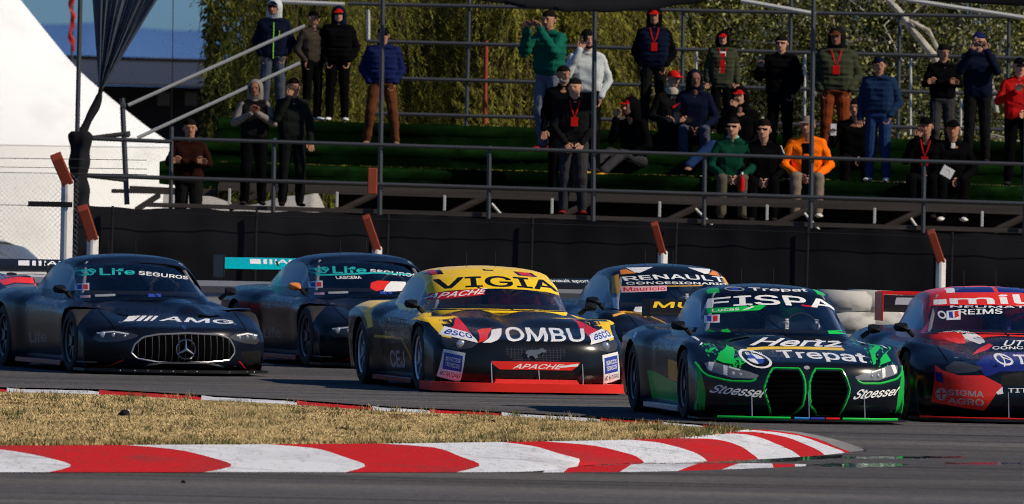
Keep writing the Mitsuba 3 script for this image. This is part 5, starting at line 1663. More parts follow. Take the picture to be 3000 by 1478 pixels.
def dress_red(c):
    d = D['red']
    std(c, win='glass_blue', skirt='paint_dark_red')
    c.patch('windscreen', [(-.70, .775), (-.62, .90), (-.565, 1.03), (-.3, 1.045), (0, 1.05), (.3, 1.045), (.565, 1.03), (.62, .90), (.70, .775), (.3, .785), (-.3, .785)], 'windscreen_glass', off=.005)
    c.text('mil', [(-.40, 1.118), (.30, 1.155), (.30, 1.065), (-.41, 1.05)], 'paint_white', off=.007)
    c.patch('sponsor_banner', [(-.535, 1.085), (-.43, 1.095), (-.435, 1.05), (-.545, 1.038)], 'paint_white', off=.007)
    c.text('NEUMATICOS', [(-.41, 1.036), (.70, 1.052), (.70, 1.035), (-.42, 1.018)], 'paint_white', off=.0075)
    q = d['o'][0]
    c.patch('lettering', disc(q, .034, ry=.036).difference(disc(q, .020, ry=.022)), 'paint_white', off=.008, edge=.02)
    c.text('REIMS', d['reims'], 'paint_white', off=.008)
    sticker(c, d)
    c.patch('livery_patch', [(-.56, .795), (-.46, .81), (-.37, .815), (-.27, .80), (-.21, .765), (-.22, .72), (-.28, .70), (-.33, .73), (-.40, .76), (-.5, .775)], 'paint_white', off=.005)
    c.patch('livery_patch', [(-.575, .789), (-.464, .80), (-.375, .79), (-.35, .737), (-.40, .70), (-.47, .70), (-.53, .73)], 'paint_signal_red', off=.0065)
    for k, m, o in (('arrow', 'paint_signal_red', .006), ('blue', 'paint_blue', .005), ('bump', 'paint_signal_red', .005), ('bump_b', 'paint_blue', .0075), ('wt', 'paint_white', .008)):
        c.patch('livery_patch', d[k], m, off=o)
        c.patch('livery_patch', mirror_pts(d[k]), m, off=o)
    c.text('UTO', d['uto'], 'paint_white', off=.007)
    c.text('CONCESION', [(-.183, .683), (.40, .695), (.40, .672), (-.198, .656)], 'paint_white', off=.007)
    q = d['ring'][0]
    c.patch('sponsor_logo', disc(q, .078, 32, .050).difference(disc(q, .060, 32, .034)), 'paint_white', off=.0085, edge=.02)
    c.patch('sponsor_logo', Polygon([(q[0] - .035, q[1] - .06), (q[0] - .022, q[1] - .06), (q[0] + .012, q[1] + .01), (q[0] + .06, q[1] - .01), (q[0] + .06, q[1]), (q[0] + .012, q[1] + .022), (q[0] + .012, q[1] + .045), (q[0] - .003, q[1] + .045), (q[0] - .003, q[1])]), 'paint_white', off=.0085, edge=.03)
    c.text('TITAN', [(-.05, .615), (.55, .615), (.50, .54), (-.09, .535)], 'paint_white', off=.0085)
    for s in (-1, 1):
        c.headlight([(a * -s, b) for a, b in d['hl']], 'lamp_glass', [(.58, .51, .032), (.66, .505, .02)], 1)
        c.patch('air_intake', [(s * .235, .44), (s * .03, .475), (s * .03, .35), (s * .236, .352)], 'black_plastic', off=.004)
    c.text('SIGMA', d['sig'], 'paint_pale', off=.0085)
    c.text('AGRO', d['agro'], 'paint_pale', off=.0085)
    q = d['em'][0]
    c.patch('sponsor_logo', disc(q, .046, 28, .056).difference(unary_union([Polygon([(q[0] - .04, q[1] - .008), (q[0] + .04, q[1] - .002), (q[0] + .04, q[1] + .012), (q[0] - .04, q[1] + .006)]), Polygon([(q[0] - .006, q[1] - .045), (q[0] + .008, q[1] - .045), (q[0] + .008, q[1] + .045), (q[0] - .006, q[1] + .045)])])), 'paint_pale', off=.0085, edge=.025)
    c.text('TITAN', d['tite'], 'paint_white', off=.008)
    for k in ('roofw',):
        c.patch('roof_stripe', d[k], 'paint_white', off=.006)
    c.patch('roof_stripe', [(-.32, 1.20), (.02, 1.21), (.02, 1.165), (-.34, 1.155)], 'paint_blue', off=.006)
    c.patch('roof_stripe', [(.06, 1.21), (.40, 1.20), (.42, 1.16), (.06, 1.165)], 'paint_blue', off=.006)
    c.splitter('carbon', .02, .045, .10, .96)
    pts = [[x, -.10 + .012 + c.p['sweep'] * .96 * abs(x / .96) ** c.pw, .05] for x in np.linspace(-.94, .94, 40)]
    c.put('splitter_lip', tube(pts, .009, 6), 'paint_red', 40)
    c.strut(-.17, .05, .29)
    c.strut(.17, .05, .29)
    w = c.wing(.64, 1.09, mt='black_plastic', end_mat='paint_red', face_h=.15, end_lo=.24, end_up=.03)
    put(w, 'gurney_flap', cbox([0, 4.76, 1.11], [1.28, .012, .035]), 'paint_red', 30, c.tw)
    v, f = text_quad('I', [(-.55, .72), (.3, .72), (.3, .45), (-.55, .45)])
    put(w, 'livery_stripe', wing_strip(-.52, .55, 1.09, .15), 'paint_pale', False, c.tw)


def dress_back(c):
    std(c, skirt='paint_dark_red')
    c.patch('windscreen', [(-.735, .765), (-.64, .93), (-.565, 1.08), (0, 1.12), (.565, 1.08), (.64, .93), (.735, .765)], 'windscreen_glass', off=.004)
    for s in (-1, 1):
        c.headlight([(.56, .48), (.86, .54), (.87, .48), (.76, .42), (.62, .44)], 'lamp_glass', [(.72, .475, .04)], s)
    c.patch('grille', [(-.40, .44), (.40, .44), (.36, .25), (-.36, .25)], 'black_plastic', off=.003)
    c.splitter('carbon', .03, .06, .10, .96)
    for ax in 'lr':
        c.patch('livery_patch', [(.5, .70), (1.0, .80), (1.6, .80), (2.6, .80), (2.5, .70), (1.4, .66), (.6, .60)], 'paint_signal_red', axis=ax, off=.004)
    for s in (-1, 1):
        c.patch('livery_patch', [(s * .55, .80), (s * .70, .845), (s * .955, .83), (s * .955, .77), (s * .70, .78), (s * .55, .75)], 'paint_signal_red', off=.005)
        c.patch('livery_patch', [(s * .55, .74), (s * .70, .77), (s * .955, .76), (s * .955, .70), (s * .70, .70), (s * .55, .68)], 'paint_grey', off=.005)
        c.patch('livery_patch', [(s * .55, .67), (s * .70, .69), (s * .955, .69), (s * .955, .58), (s * .70, .58), (s * .55, .58)], 'paint_signal_red', off=.005)


def car_plain(c):
    std(c, mir='paint_silver')
    c.patch('windscreen', [(-.735, .755), (-.64, .90), (-.565, 1.03), (0, 1.07), (.565, 1.03), (.64, .90), (.735, .755)], 'glass_side', off=.004)
    for s in (-1, 1):
        c.headlight([(.56, .48), (.86, .54), (.87, .48), (.76, .42), (.62, .44)], 'lamp_glass_clear', [(.72, .475, .04)], s)


principled('lamp_glass_clear', (.16, .165, .18), .10, specular=.7, clearcoat=1.0)
RACE = 'racing cars on the track'
for spec in (
    ('amg', 'leading dark navy race car with a round chrome star in its slatted grille', (542, 289), 16.5, AMG, 'paint_navy', lambda c: dress_amg(c, False), ('suit_black', 'paint_silver', 'leading dark navy car'), ((.42, .62, .13, .10),)),
    ('amg2', 'dark navy race car with teal rear wing and orange mirror behind another navy car', (1222, 278), 16.5, AMG, 'paint_navy', lambda c: dress_amg(c, True), ('suit_black', 'paint_teal', 'second navy car with the teal wing'), ((.42, .62, .13, .10),)),
    ('stang', 'black race car with yellow roof, red splitter and big white bonnet lettering', (1568, 301), 12.3, STANG, 'paint_black', dress_stang, ('suit_red', 'paint_yellow', 'black car with the yellow roof'), ()),
    ('ren', 'black race car with orange trim half hidden behind the green trimmed car', (2090, 291), 12.0, REN, 'paint_black', dress_ren, ('suit_white', 'paint_white', 'orange trimmed black car'), ()),
    ('bim', 'black race car with bright green grille outlines and green splashes on its bonnet', (2365, 326), 9.0, BIM, 'paint_black_blue', dress_bim, ('suit_white', 'paint_green', 'green trimmed black car'), ((.45, .98, .10, .08),)),
    ('red', 'red and navy race car cut off by the right edge', (3008, 322), 7.5, RED, 'paint_black_blue', dress_red, ('suit_blue', 'paint_red', 'red and navy car'), ()),
    ('back', 'red race car of which only a fender shows at the left edge', (-104, 272), 16.0, dict(REN, fender=.86, nose=.64, cowl=.90, roof=1.36), 'paint_black', dress_back, None, ()),
):
    X, Yd = nose(*spec[2])
    car = Car('race_car', spec[1], X, Yd, spec[3], spec[4], spec[5], RACE)
    spec[6](car)
    car.seams(vents=spec[8])
    if spec[7]:
        car.inside(*spec[7])
car = Car('parked_car', 'silver parked car behind the chain link fence at far left', P(340, 700, 158)[0], 158, 48, dict(REN, roof=1.16, cowl=.74), 'paint_silver')
car_plain(car)
# ---------------------------------------------------------------- scaffold grandstand
diffuse('turf', mikit.proc(lambda p, n, uv: dmix(mi.Color3f(.0015, .005, .0015), mi.Color3f(.008, .030, .006), dfbm(p.x * 7, p.y * 7, p.z * 9, 4) * dss(.25, .7, dfbm(p.x * .6 + 2, p.y, p.z, 3)) * 1.6)))  # broad lighter and darker patches put lit zones into the turf colour
diffuse('plank', mikit.proc(lambda p, n, uv: dmix(mi.Color3f(.035, .032, .032), mi.Color3f(.085, .075, .07), dfbm(p.x * .8, p.y * 8, p.z * 20, 4))))
SLOPE = .030


def yline(y0, px):
    return y0 + SLOPE * (px - 1100)


def lz(y0, Y, X):
    """Height at x of the stand's line that runs through picture height y0 at column 1100."""
    a, b = P(1000, yline(y0, 1000), Y), P(2000, yline(y0, 2000), Y)
    return a[2] + (b[2] - a[2]) * (X - a[0]) / (b[0] - a[0])


TIERS = {'deck': (614, 172.2), 't1': (562, 174.6), 't2': (489, 176.0), 't3': (426, 177.6), 't4': (359, 179.2)}
st = thing('grandstand', 'scaffold grandstand of grey pipes with green turf covered seating tiers behind the cars', 'grandstand')


def fuzz_edge(y0, Y, Y2, pxl, pxr, th, hang):
    """A turf covered step: rounded nosing, flat top, hanging front."""
    V = []
    n = 120
    g = np.random.default_rng(int(y0))
    for px in np.linspace(pxl, pxr, n):
        X = P(px, y0, Y)[0]
        z = lz(y0, Y, X) - .01
        w = .012 * math.sin(X * 1.7 + y0) + .006 * math.sin(X * 5.1)
        prof_ = [(Y + .05, z - hang), (Y + .03, z - hang * .5), (Y + .01 + w, z - th), (Y - .01 + w, z - .06), (Y + .02, z - .015), (Y + .08, z), (Y + .4, z), (Y2, z + .0)]
        V += [[X, a + g.normal(0, .004), b + g.normal(0, .004)] for a, b in prof_]
    return grid(V, n, 8)


for key, pxl, hang in (('t4', 640, .30), ('t3', 556, .26), ('t2', 470, .30)):
    y0, Y = TIERS[key]
    put(st, 'turf_tier', fuzz_edge(y0, Y, Y + 2.0, pxl, 3200, .14, hang), 'turf', True)
    X = P(pxl, y0, Y)[0]
    z = lz(y0, Y, X)
    put(st, 'tier_end', cbox([X, Y + .9, z - .16], [.03, 1.7, .29], .01), 'turf')
y0, Y = TIERS['t1']
a, b = P(640, yline(553, 640), Y), P(3200, yline(553, 3200), Y)


def beam(a, b, h, d, name, m):
    """A board from a to b (its top edge), h high and d deep."""
    a, b = np.array(a), np.array(b)
    V = np.array([q + [0, s * d / 2, -t * h] for q in (a, b) for s in (-1, 1) for t in (0, 1)])
    return put(st, name, tm(hullpts(V)), m, 20)


beam(a, b, .085, .22, 'front_board', 'plank')
beam(a + [0, .5, .02], b + [0, .5, .02], .05, .30, 'foot_board', 'plank')
for i, (y_, Y_) in enumerate(((614, 172.2), (614, 172.6), (614, 173.0))):
    for j, (p0, p1) in enumerate(((430, 1112), (1114, 1738), (1740, 2380), (2382, 3200))):
        a, b = P(p0, yline(y_, p0) + .6 * i, Y_), P(p1, yline(y_, p1) + .6 * i, Y_)
        beam(a, b, .05, .34, 'deck_plank', 'plank')


def pipe(p0, p1, Y, r=.026, m='pipe_metal', Y1=None, name='pipe'):
    a, b = P(*p0, Y), P(*p1, Y1 or Y)
    return put(st, name, tube([a, b], r, 8), m, 40)


def coupler(px, py, Y):
    q = P(px, py, Y)
    put(st, 'coupler', cbox(q, [.075, .09, .07], .015), 'pipe_metal')


# tall front standards, short front standards
for (xt, xb, yb) in ((1122, 1112, 628), (1743, 1737, 655), (2384, 2374, 685), (3010, 3002, 700)):
    a, b = P(xt, -40, 171.95), P(xb, yb + 8, 171.95)
    put(st, 'standard', tube([a, b, [b[0], 171.95, 0]], .030, 8), 'pipe_metal', 40)
    for y in (430, 545):
        coupler(xb + 4, yline(y, xb), 171.95)
for (x, yt, yb) in ((802, 405, 622), (1433, 428, 645), (2064, 455, 668), (2706, 476, 690)):
    a, b = P(x + 1, yt, 171.95), P(x - 2, yb + 6, 171.95)
    put(st, 'standard', tube([a, b, [b[0], 171.95, 0]], .028, 8), 'pipe_metal', 40)
for y0 in (425, 540):
    for (xa, xb) in ((505 if y0 == 425 else 470, 802), (802, 1433), (1433, 2064), (2064, 2706), (2706, 3180)):
        pipe((xa, yline(y0, xa)), (xb, yline(y0, xb)), 171.9, .024, name='guard_pipe')
# pale pegs and braces between deck and first board
for i in range(-0, 9):
    x = 672 + 315 * i
    put(st, 'peg', cbox((P(x, yline(566, x), 174.2) + P(x, yline(612, x), 174.2)) / 2, [.036, .03, .20], .006), 'pipe_bright')
for (x0, y0, x1, y1) in ((1440, 597, 1474, 636), (2037, 612, 2086, 660), (2356, 625, 2400, 675), (2668, 640, 2690, 672)):
    pipe((x0, y0), (x1, y1), 173.4, .018, 'pipe_bright', name='brace')
for i in range(8):
    x = 780 + 320 * i
    pipe((x, yline(570, x)), (x - 110, yline(622, x)), 175.5, .045, 'plank', name='raker')
V = []
for px in np.linspace(985, 3230, 60):
    a, b = P(px, yline(560, px), 177), P(px, yline(640, px), 177)
    V += [[a[0], 177 + .05 * math.sin(px * .03), a[2]], [a[0], 177 + .06 * math.sin(px * .03 + 1), b[2] - .3]]
put(st, 'under_stand_shade', grid(V, 60, 2), 'shade_cloth', True)  # dark sheet added where only shade lies under the stand
# back frame
for (y0, xa) in ((13, 1020), (122, 1075), (229, 1075), (333, 1075)):
    slope = .020 if y0 == 13 else .026
    for (x0, x1) in ((xa, 1368), (1368, 1998), (1998, 2315), (2315, 2638), (2638, 3180)):
        pipe((x0, y0 + slope * (x0 - 1100)), (x1, y0 + slope * (x1 - 1100)), 182.2, .026, name='back_rail')
for (xt, xb, y0, y1) in ((1376, 1366, -30, 345), (2002, 1996, 20, 365), (2318, 2312, -30, 370), (2636, 2630, 40, 380), (2956, 2950, 50, 395), (1079, 1079, 28, 116)):
    a, b = P(xt, y0, 182.25), P(xb, y1, 182.25)
    put(st, 'back_standard', tube([a, b] + ([[b[0], 182.25, 0]] if y1 > 200 else []), .026, 8), 'pipe_metal' if y1 > 200 else 'pipe_bright', 40)
for (x, y0, y1) in ((2358, 160, 340), (2668, 172, 395), (2040, 150, 250), (2815, 290, 395)):
    pipe((x, y0), (x - 1, y1), 182.6, .018, 'pipe_bright', name='back_strut')
pipe((1424, 120), (1420, 365), 183, .03, 'post_red', name='rusty_post')
pipe((2170, 2), (2390, 42), 182, .03, 'pipe_bright', name='roof_pipe')
pipe((2630, -4), (3060, 62), 182, .03, 'pipe_bright', name='roof_pipe')
pipe((790, 4), (1010, 14), 182, .03, 'pipe_bright', name='roof_pipe')
# stair hand rails climbing from the left
for (x0, y0, x1, y1) in ((376, 309, 894, 76), (402, 405, 880, 185)):
    pipe((x0, y0), (x1, y1), 176.5, .024, 'pipe_bright', name='hand_rail')
pipe((358, 288), (372, 600), 173.2, .034, name='left_standard')
pipe((503, 372), (500, 612), 172.2, .026, name='left_standard')
pipe((252, 406), (505, 416), 172.0, .026, name='left_rail')
pipe((245, 408), (382, 391), 172.1, .03, 'plank', name='left_rail')
pipe((245, 514), (480, 522), 172.0, .028, name='left_rail')
pipe((250, 516), (372, 530), 172.4, .022, name='left_rail')
coupler(360, 310, 173.2)
coupler(372, 395, 172.1)
for p0, p1 in (((380, 545), (640, 556)), ((395, 608), (470, 560))):
    a, b = P(*p0, 174.8), P(*p1, 174.8)
    beam(a, b, .09, .2, 'left_board', 'plank')
put(st, 'tread', cbox(P(430, 562, 175.4), [.9, .5, .05], .01), 'plank')
pole = thing('wrapped_pole', 'tall scaffold pole at left with black cloth wrapped round its lower half', 'pole')
a, b = P(236, -40, 171.6), P(218, 760, 171.6)
put(pole, 'tube', tube([a, b, [b[0], 171.6, 0]], .030, 8), 'pipe_metal', 40)
V = []
zz = np.linspace(P(222, 385, 171.6)[2], 0.0, 60)
for i, z in enumerate(zz):
    xx = a[0] + (b[0] - a[0]) * (a[2] - z) / (a[2] - b[2]) + .035
    r = .125 + .012 * math.sin(i * .8) + .010 * math.sin(i * .31 + 1) - (.03 if i == 0 else 0)
    for t in np.linspace(0, 2 * np.pi, 25):
        rr = r * (1 + .12 * math.sin(5 * t + i * .3))
        V.append([xx + rr * math.cos(t), 171.6 + rr * math.sin(t), z])
put(pole, 'cloth_wrap', grid(V, 60, 25), 'shade_cloth', True)

# black net gathered to the pole
mat('net_cloth', type='principledthin', base_color=rgb(.13, .16, .21), roughness=.7, diff_trans=1.1, spec_trans=0.0)
V = []
for i, s in enumerate(np.linspace(0, 1, 40)):
    y = -60 + 325 * s
    xl = 266 + (290 - 266) * s
    xr = 500 + (300 - 500) * s ** .97
    for j, t in enumerate(np.linspace(0, 1, 160)):
        q = P(xl + (xr - xl) * t, y, 172)
        fold = .035 * (1 - .7 * s) * math.sin(t * 75 + .6 * math.sin(5 * s)) + .03 * math.sin(t * 23 + 1)
        V.append([q[0], 172 + fold + .02 * math.sin(t * 160), q[2]])
dk = thing('net_drape', 'black shade net gathered into a hanging drape and tied to the pole at left', 'drape')
put(dk, 'net', grid(V, 40, 160), 'net_cloth', True)
rope = [P(296, 258, 172), P(285, 300, 172), P(262, 345, 171.9), P(243, 385, 171.8), P(232, 398, 171.7)]
put(dk, 'tied_tail', tube(PchipInterpolator(range(5), np.array(rope))(np.linspace(0, 4, 20)), np.array([.03, .032, .03, .045, .05, .055, .06, .06, .058, .055, .05, .05, .052, .055, .06, .055, .05, .05, .045, .03]), 9), 'shade_cloth', 40)

# black roof cloth sagging over the middle
V = []
for px in np.linspace(1280, 2240, 60):
    u = (px - 1380) / (2110 - 1380)
    y = 36 - 42 * (2 * u - 1) ** 2 + (2.0 * math.sin(px * .05))
    q = P(px, y, 171.5)
    for k_, (dy, dz) in enumerate(((0, 0), (-.02, .04), (.0, .10), (.02, .17), (.03, .24))):
        V.append([q[0], 171.5 + dy, q[2] + dz])
solo('roof_cloth', 'black roof cloth sagging over the middle of the grandstand', 'cloth', grid(V, 60, 5), 'shade_cloth', True)
V = []
for px in np.linspace(2560, 3250, 40):
    y = -8 + 26 * min(1, max(0, (px - 2600) / 380)) ** .8
    q = P(px, y, 171.5)
    for k_, (dy, dz) in enumerate(((0, 0), (-.02, .04), (.0, .10), (.02, .17), (.03, .24))):
        V.append([q[0], 171.5 + dy, q[2] + dz])
solo('roof_cloth', 'black roof cloth at the top right corner', 'cloth', grid(V, 40, 5), 'shade_cloth', True)
# ---------------------------------------------------------------- spectators
ICO = trimesh.creation.icosphere(1).vertices
ICO2 = trimesh.creation.icosphere(2).vertices


def sph(p, r):
    return np.asarray(p) + ICO * np.asarray(r)


def bone(*pr):
    return hullpts(np.vstack([sph(p, r) for p, r in pr]))


def union(ms):
    return m3.Manifold.batch_boolean(ms, m3.OpType.Add)


def soften(man, edge=.028, it=6, wrinkle=0.0, quilt=0.0, seed=0):
    m = tm(man.refine_to_length(edge))
    trimesh.smoothing.filter_taubin(m, lamb=.5, nu=.53, iterations=it)
    n = m.vertex_normals
    if wrinkle:
        w = meshkit.fbm(m.vertices * [8, 8, 13] + seed, 3, seed) - .5
        m.vertices = m.vertices + n * (w * wrinkle)[:, None]
    if quilt:
        m.vertices = m.vertices + n * (np.abs(np.sin(m.vertices[:, 2] * math.pi / .075)) * quilt)[:, None]
    return m


def rotz(a):
    return np.array([[math.cos(a), -math.sin(a), 0], [math.sin(a), math.cos(a), 0], [0, 0, 1.]])


ARMS = {  # elbow, wrist, hand direction, for the side x > 0, standing at 1.75 m
    'down': ((.225, .03, 1.14), (.235, -.05, .90), (0, -.2, -1)),
    'pocket': ((.255, .06, 1.13), (.17, -.06, .955), (-.5, .1, -1)),
    'film': ((.23, -.20, 1.23), (.10, -.33, 1.50), (-.5, -.2, 1)),
    'film_high': ((.26, -.18, 1.34), (.11, -.30, 1.60), (-.5, -.2, 1)),
    'crossed': ((.25, -.05, 1.17), (-.07, -.21, 1.20), (-1, .1, .1)),
    'chest': ((.26, -.06, 1.15), (.05, -.27, 1.29), (-.6, -.3, .8)),
    'face': ((.23, -.17, 1.20), (.09, -.22, 1.50), (-.4, .1, 1)),
    'waist': ((.27, .0, 1.14), (.12, -.26, 1.10), (-.6, -.7, .3)),
    'lap': ((.27, -.06, 1.13), (.09, -.33, 1.00), (-.7, -.5, -.3)),
    'phone_side': ((.30, -.02, 1.15), (.29, -.24, 1.28), (-.1, -.5, .9))}


def hand_parts(w, d, side):
    d = np.array(d, float)
    d /= np.linalg.norm(d)
    a = np.cross(d, [0, 1, .2])
    a /= np.linalg.norm(a)
    b = np.cross(d, a)
    w = np.array(w)
    k0 = w + d * .085
    out = [bone((w, .024), (k0 + a * .028, .016), (k0 - a * .028, .016))]
    for i, (o, L) in enumerate(((-.031, .062), (-.010, .074), (.011, .072), (.031, .055))):
        p0 = k0 + a * o
        p1 = p0 + d * L * .5 + b * .012
        p2 = p1 + d * L * .35 + b * .030
        out += [bone((p0, .0105), (p1, .0095)), bone((p1, .0095), (p2, .008))]
    t0 = w + d * .03 + a * .03 * side
    t1 = t0 + d * .03 + a * .028 * side + b * .012
    t2 = t1 + d * .034 + b * .012
    return out + [bone((t0, .014), (t1, .011)), bone((t1, .011), (t2, .009))]


def person(px, yh, row, label, jacket, trousers, shoes='shoe_dark', arms=('down', 'down'), face=0, skin='skin', head='hair', head_mat='hair_dark', beard=None, glasses=False, quilt=0.0, jb=.90,
           sit=False, feet=None, lean=0.0, sleeves=None, extras=(), h=None, dx=0, hood_mat=None, drop=0.0, stance=.10, dY=0.0, knees=None, width=1.06, headturn=None):
    y0, Y = TIERS[row]
    Y = Y + (.30 if not sit else .12) + dY
    top = P(px, yh, Y)
    X = top[0]
    floor = lz(y0, TIERS[row][1], X)
    if sit:
        h = h or 1.74
        s = h / 1.75
        base = top[2] - s * (1.75 - .92) * math.cos(lean) + .02      # hip height
    else:
        s = (top[2] - floor + drop) / 1.75
        base = floor - drop
    R = rotz(math.radians(face))
    seed = int(px)
    headturn = (seed * 7) % 45 - 22 if headturn is None else headturn
    k = thing('person', label, 'person')
    hip0 = .92

    def torso(p):
        """Bend the upper body forward about the hips."""
        p = np.array(p, float)
        if lean:
            q = p - [0, 0, hip0]
            c, sn = math.cos(lean), math.sin(lean)
            p = np.array([q[0], q[1] * c - q[2] * sn, q[1] * sn + q[2] * c]) + [0, 0, hip0]
        return p

    def fin(m):
        v = np.array(m.vertices)
        if sit:
            v = v - [0, 0, hip0]
        v = (v * s * [width, 1, 1]) @ R.T
        return trimesh.Trimesh(v + [X, Y, base], m.faces, process=False)

    # joints
    sh = [torso((sx * .160, 0, 1.405)) for sx in (-1, 1)]
    el, wr, hd = [], [], []
    for i, sx in enumerate((-1, 1)):
        a = ARMS[arms[i]] if isinstance(arms[i], str) else arms[i]
        el.append(torso(np.array(a[0]) * [sx, 1, 1]))
        wr.append(torso(np.array(a[1]) * [sx, 1, 1]))
        hd.append(np.array(a[2]) * [sx, 1, 1])
    hips = [np.array([sx * .085, 0, .92]) for sx in (-1, 1)]
    if sit:
        kn = [np.array([sx * .13, -.42, .96]) for sx in (-1, 1)] if knees is None else [np.array(q) for q in knees[0]]
        an = [np.array([sx * .13, -.40, .52]) for sx in (-1, 1)] if knees is None else [np.array(q) for q in knees[1]]
    else:
        kn = [np.array([sx * (stance * .75 + .025), -.02 - (.07 if (seed + sx) % 3 == 0 else 0), .50]) for sx in (-1, 1)]
        an = [np.array([sx * stance * 1.15, .02, .085]) for sx in (-1, 1)]
    neck, hc = torso((0, -.005, 1.50)), torso((0, -.03, 1.635))
    # the body: head, neck, trunk, arms, hands, legs in one surface
    ms = [bone((neck - [0, 0, .04], .062), (hc - [0, 0, .06], .055)), bone((torso((0, 0, 1.40)), (.13, .07, .06)), (torso((0, 0, .98)), (.11, .07, .06))), bone((torso((0, 0, 1.42)), .055), (neck, .055))]
    HR = rotz(math.radians(headturn))
    hp = lambda x, y, z: hc + HR @ np.array([x, y, z])
    skull = hullpts(np.vstack([hc + (ICO2 * [.076, .096, .098] + [0, .012, .022]) @ HR.T, sph(hp(0, -.052, -.088), (.026, .022, .018)), sph(hp(-.042, -.02, -.07), (.018, .025, .02)), sph(hp(.042, -.02, -.07), (.018, .025, .02)), sph(hp(0, -.078, .03), (.045, .014, .03))]))
    ms.append(skull)
    ms.append(hullpts(np.vstack([sph(hp(0, -.092, .012), (.008, .008, .010)), sph(hp(0, -.108, -.028), (.014, .012, .010)), sph(hp(0, -.08, -.03), (.017, .01, .012))])))
    ms.append(hullpts(np.vstack([sph(hp(-.03, -.084, .028), (.018, .010, .007)), sph(hp(.03, -.084, .028), (.018, .010, .007))])))
    for sx in (-1, 1):
        ms.append(hullpts(sph(hp(sx * .080, .012, -.005), (.012, .02, .03))))
        i = (sx + 1) // 2
        ms += [bone((sh[i], .045), (el[i], .036)), bone((el[i], .036), (wr[i], .027)), bone((torso((0, 0, 1.40)), .05), (sh[i], .045))]
        ms += hand_parts(wr[i], hd[i], -sx)
        ms += [bone((hips[i], .07), (kn[i], .048)), bone((kn[i], .048), (an[i], .035)), bone((torso((0, 0, .98)), .07), (hips[i], .07))]
    put(k, 'body', fin(tm(union(ms))), skin, 55)
    for sx in (-1, 1):
        if not glasses:
            e = trimesh.creation.icosphere(1)
            e.vertices = e.vertices * [.013, .006, .006] + hp(sx * .032, -.087, .010)
            put(k, 'eye', fin(e), 'hair_dark', 40)
    e = trimesh.creation.icosphere(1)
    e.vertices = e.vertices * [.024, .008, .006] + hp(0, -.078, -.055)
    put(k, 'mouth', fin(e), 'lip', 40)
    # jacket
    fat = 1.0 + (.10 if quilt else 0)
    bt = jb
    tor = [bone((torso((-.075, 0, bt + .09)), np.array([.105, .125, .09]) * fat), (torso((.075, 0, bt + .09)), np.array([.105, .125, .09]) * fat), (torso((-.08, 0, 1.14)), np.array([.11, .125, .1]) * fat), (torso((.08, 0, 1.14)), np.array([.11, .125, .1]) * fat)),
           bone((torso((-.08, 0, 1.12)), np.array([.11, .125, .1]) * fat), (torso((.08, 0, 1.12)), np.array([.11, .125, .1]) * fat), (torso((-.085, .005, 1.31)), np.array([.105, .125, .1]) * fat), (torso((.085, .005, 1.31)), np.array([.105, .125, .1]) * fat), (sh[0], .062), (sh[1], .062)),
           bone((sh[0], .06), (sh[1], .06), (torso((0, .01, 1.485)), (.08, .075, .03)))]
    arm = []
    for i in (0, 1):
        arm.append(union([bone((sh[i], .066 * fat), (el[i], .056 * fat)), bone((el[i], .056 * fat), (wr[i], .044 * fat))]))
    if sleeves:
        put(k, 'jacket', fin(soften(union(tor), wrinkle=.034, quilt=quilt, seed=seed)), jacket, True)
        for a in arm:
            put(k, 'sleeve', fin(soften(a, wrinkle=.02, seed=seed)), sleeves, True)
    else:
        put(k, 'jacket', fin(soften(union(tor + arm), wrinkle=.038, quilt=quilt, seed=seed)), jacket, True)
    col = lathe([(.062, 0), (.080, 0), (.076, .055), (.066, .06), (.06, .02), (.062, 0)], 20)
    col.vertices = [torso(v * [1, .95, 1] + [0, .004, 1.465]) for v in col.vertices]
    put(k, 'collar', fin(col), hood_mat or sleeves or jacket, 50)
    # trousers and shoes
    tr = [bone((hips[0] + [0, 0, .06], (.09, .11, .07)), (hips[1] + [0, 0, .06], (.09, .11, .07)), (hips[0], (.092, .11, .09)), (hips[1], (.092, .11, .09)))]
    for i in (0, 1):
        tr += [bone((hips[i], .098), (kn[i], .072)), bone((kn[i], .072), (an[i] + [0, 0, .0], .060))]
    put(k, 'trousers', fin(soften(union(tr), .034, wrinkle=.03, seed=seed + 3)), trousers, True)
    for i, sx in enumerate((-1, 1)):
        f = an[i]
        m_ = union([bone((f + [0, .03, -.045], (.04, .045, .035)), (f + [sx * .02, -.12, -.06], (.043, .06, .022))), bone((f + [0, .01, -.03], .045), (f, .046))])
        put(k, 'shoe', fin(tm(m_)), shoes, 50)
    # head wear
    cut = lambda man, nrm, o: man.trim_by_plane(nrm, o)
    dome = lambda r, off=(0, .012, .022): hullpts(hc + (ICO2 * np.array([.076, .096, .098]) * r + np.array(off)) @ HR.T)
    if head in ('hair', 'cap', 'beanie', 'curly', 'hood_cap', 'hood'):
        hair = dome(1.09 if head != 'curly' else 1.22)
        keep = cut(hair, (0, 0, 1), float(hc[2] + (.02 if head != 'beanie' else .025)))
        if head in ('hair', 'curly'):
            bk = dome(1.12 if head == 'hair' else 1.2).trim_by_plane((0, 1, 0), float(hc[1] + .02)).trim_by_plane((0, 0, 1), float(hc[2] - .05))
            fr = dome(1.15 if head == 'hair' else 1.26).trim_by_plane((0, 0, 1), float(hc[2] + .048))
            keep = union([bk, fr])
            put(k, 'hair', fin(soften(keep, .02, 1, .02 if head == 'hair' else .06, 0, seed)), head_mat, 60)
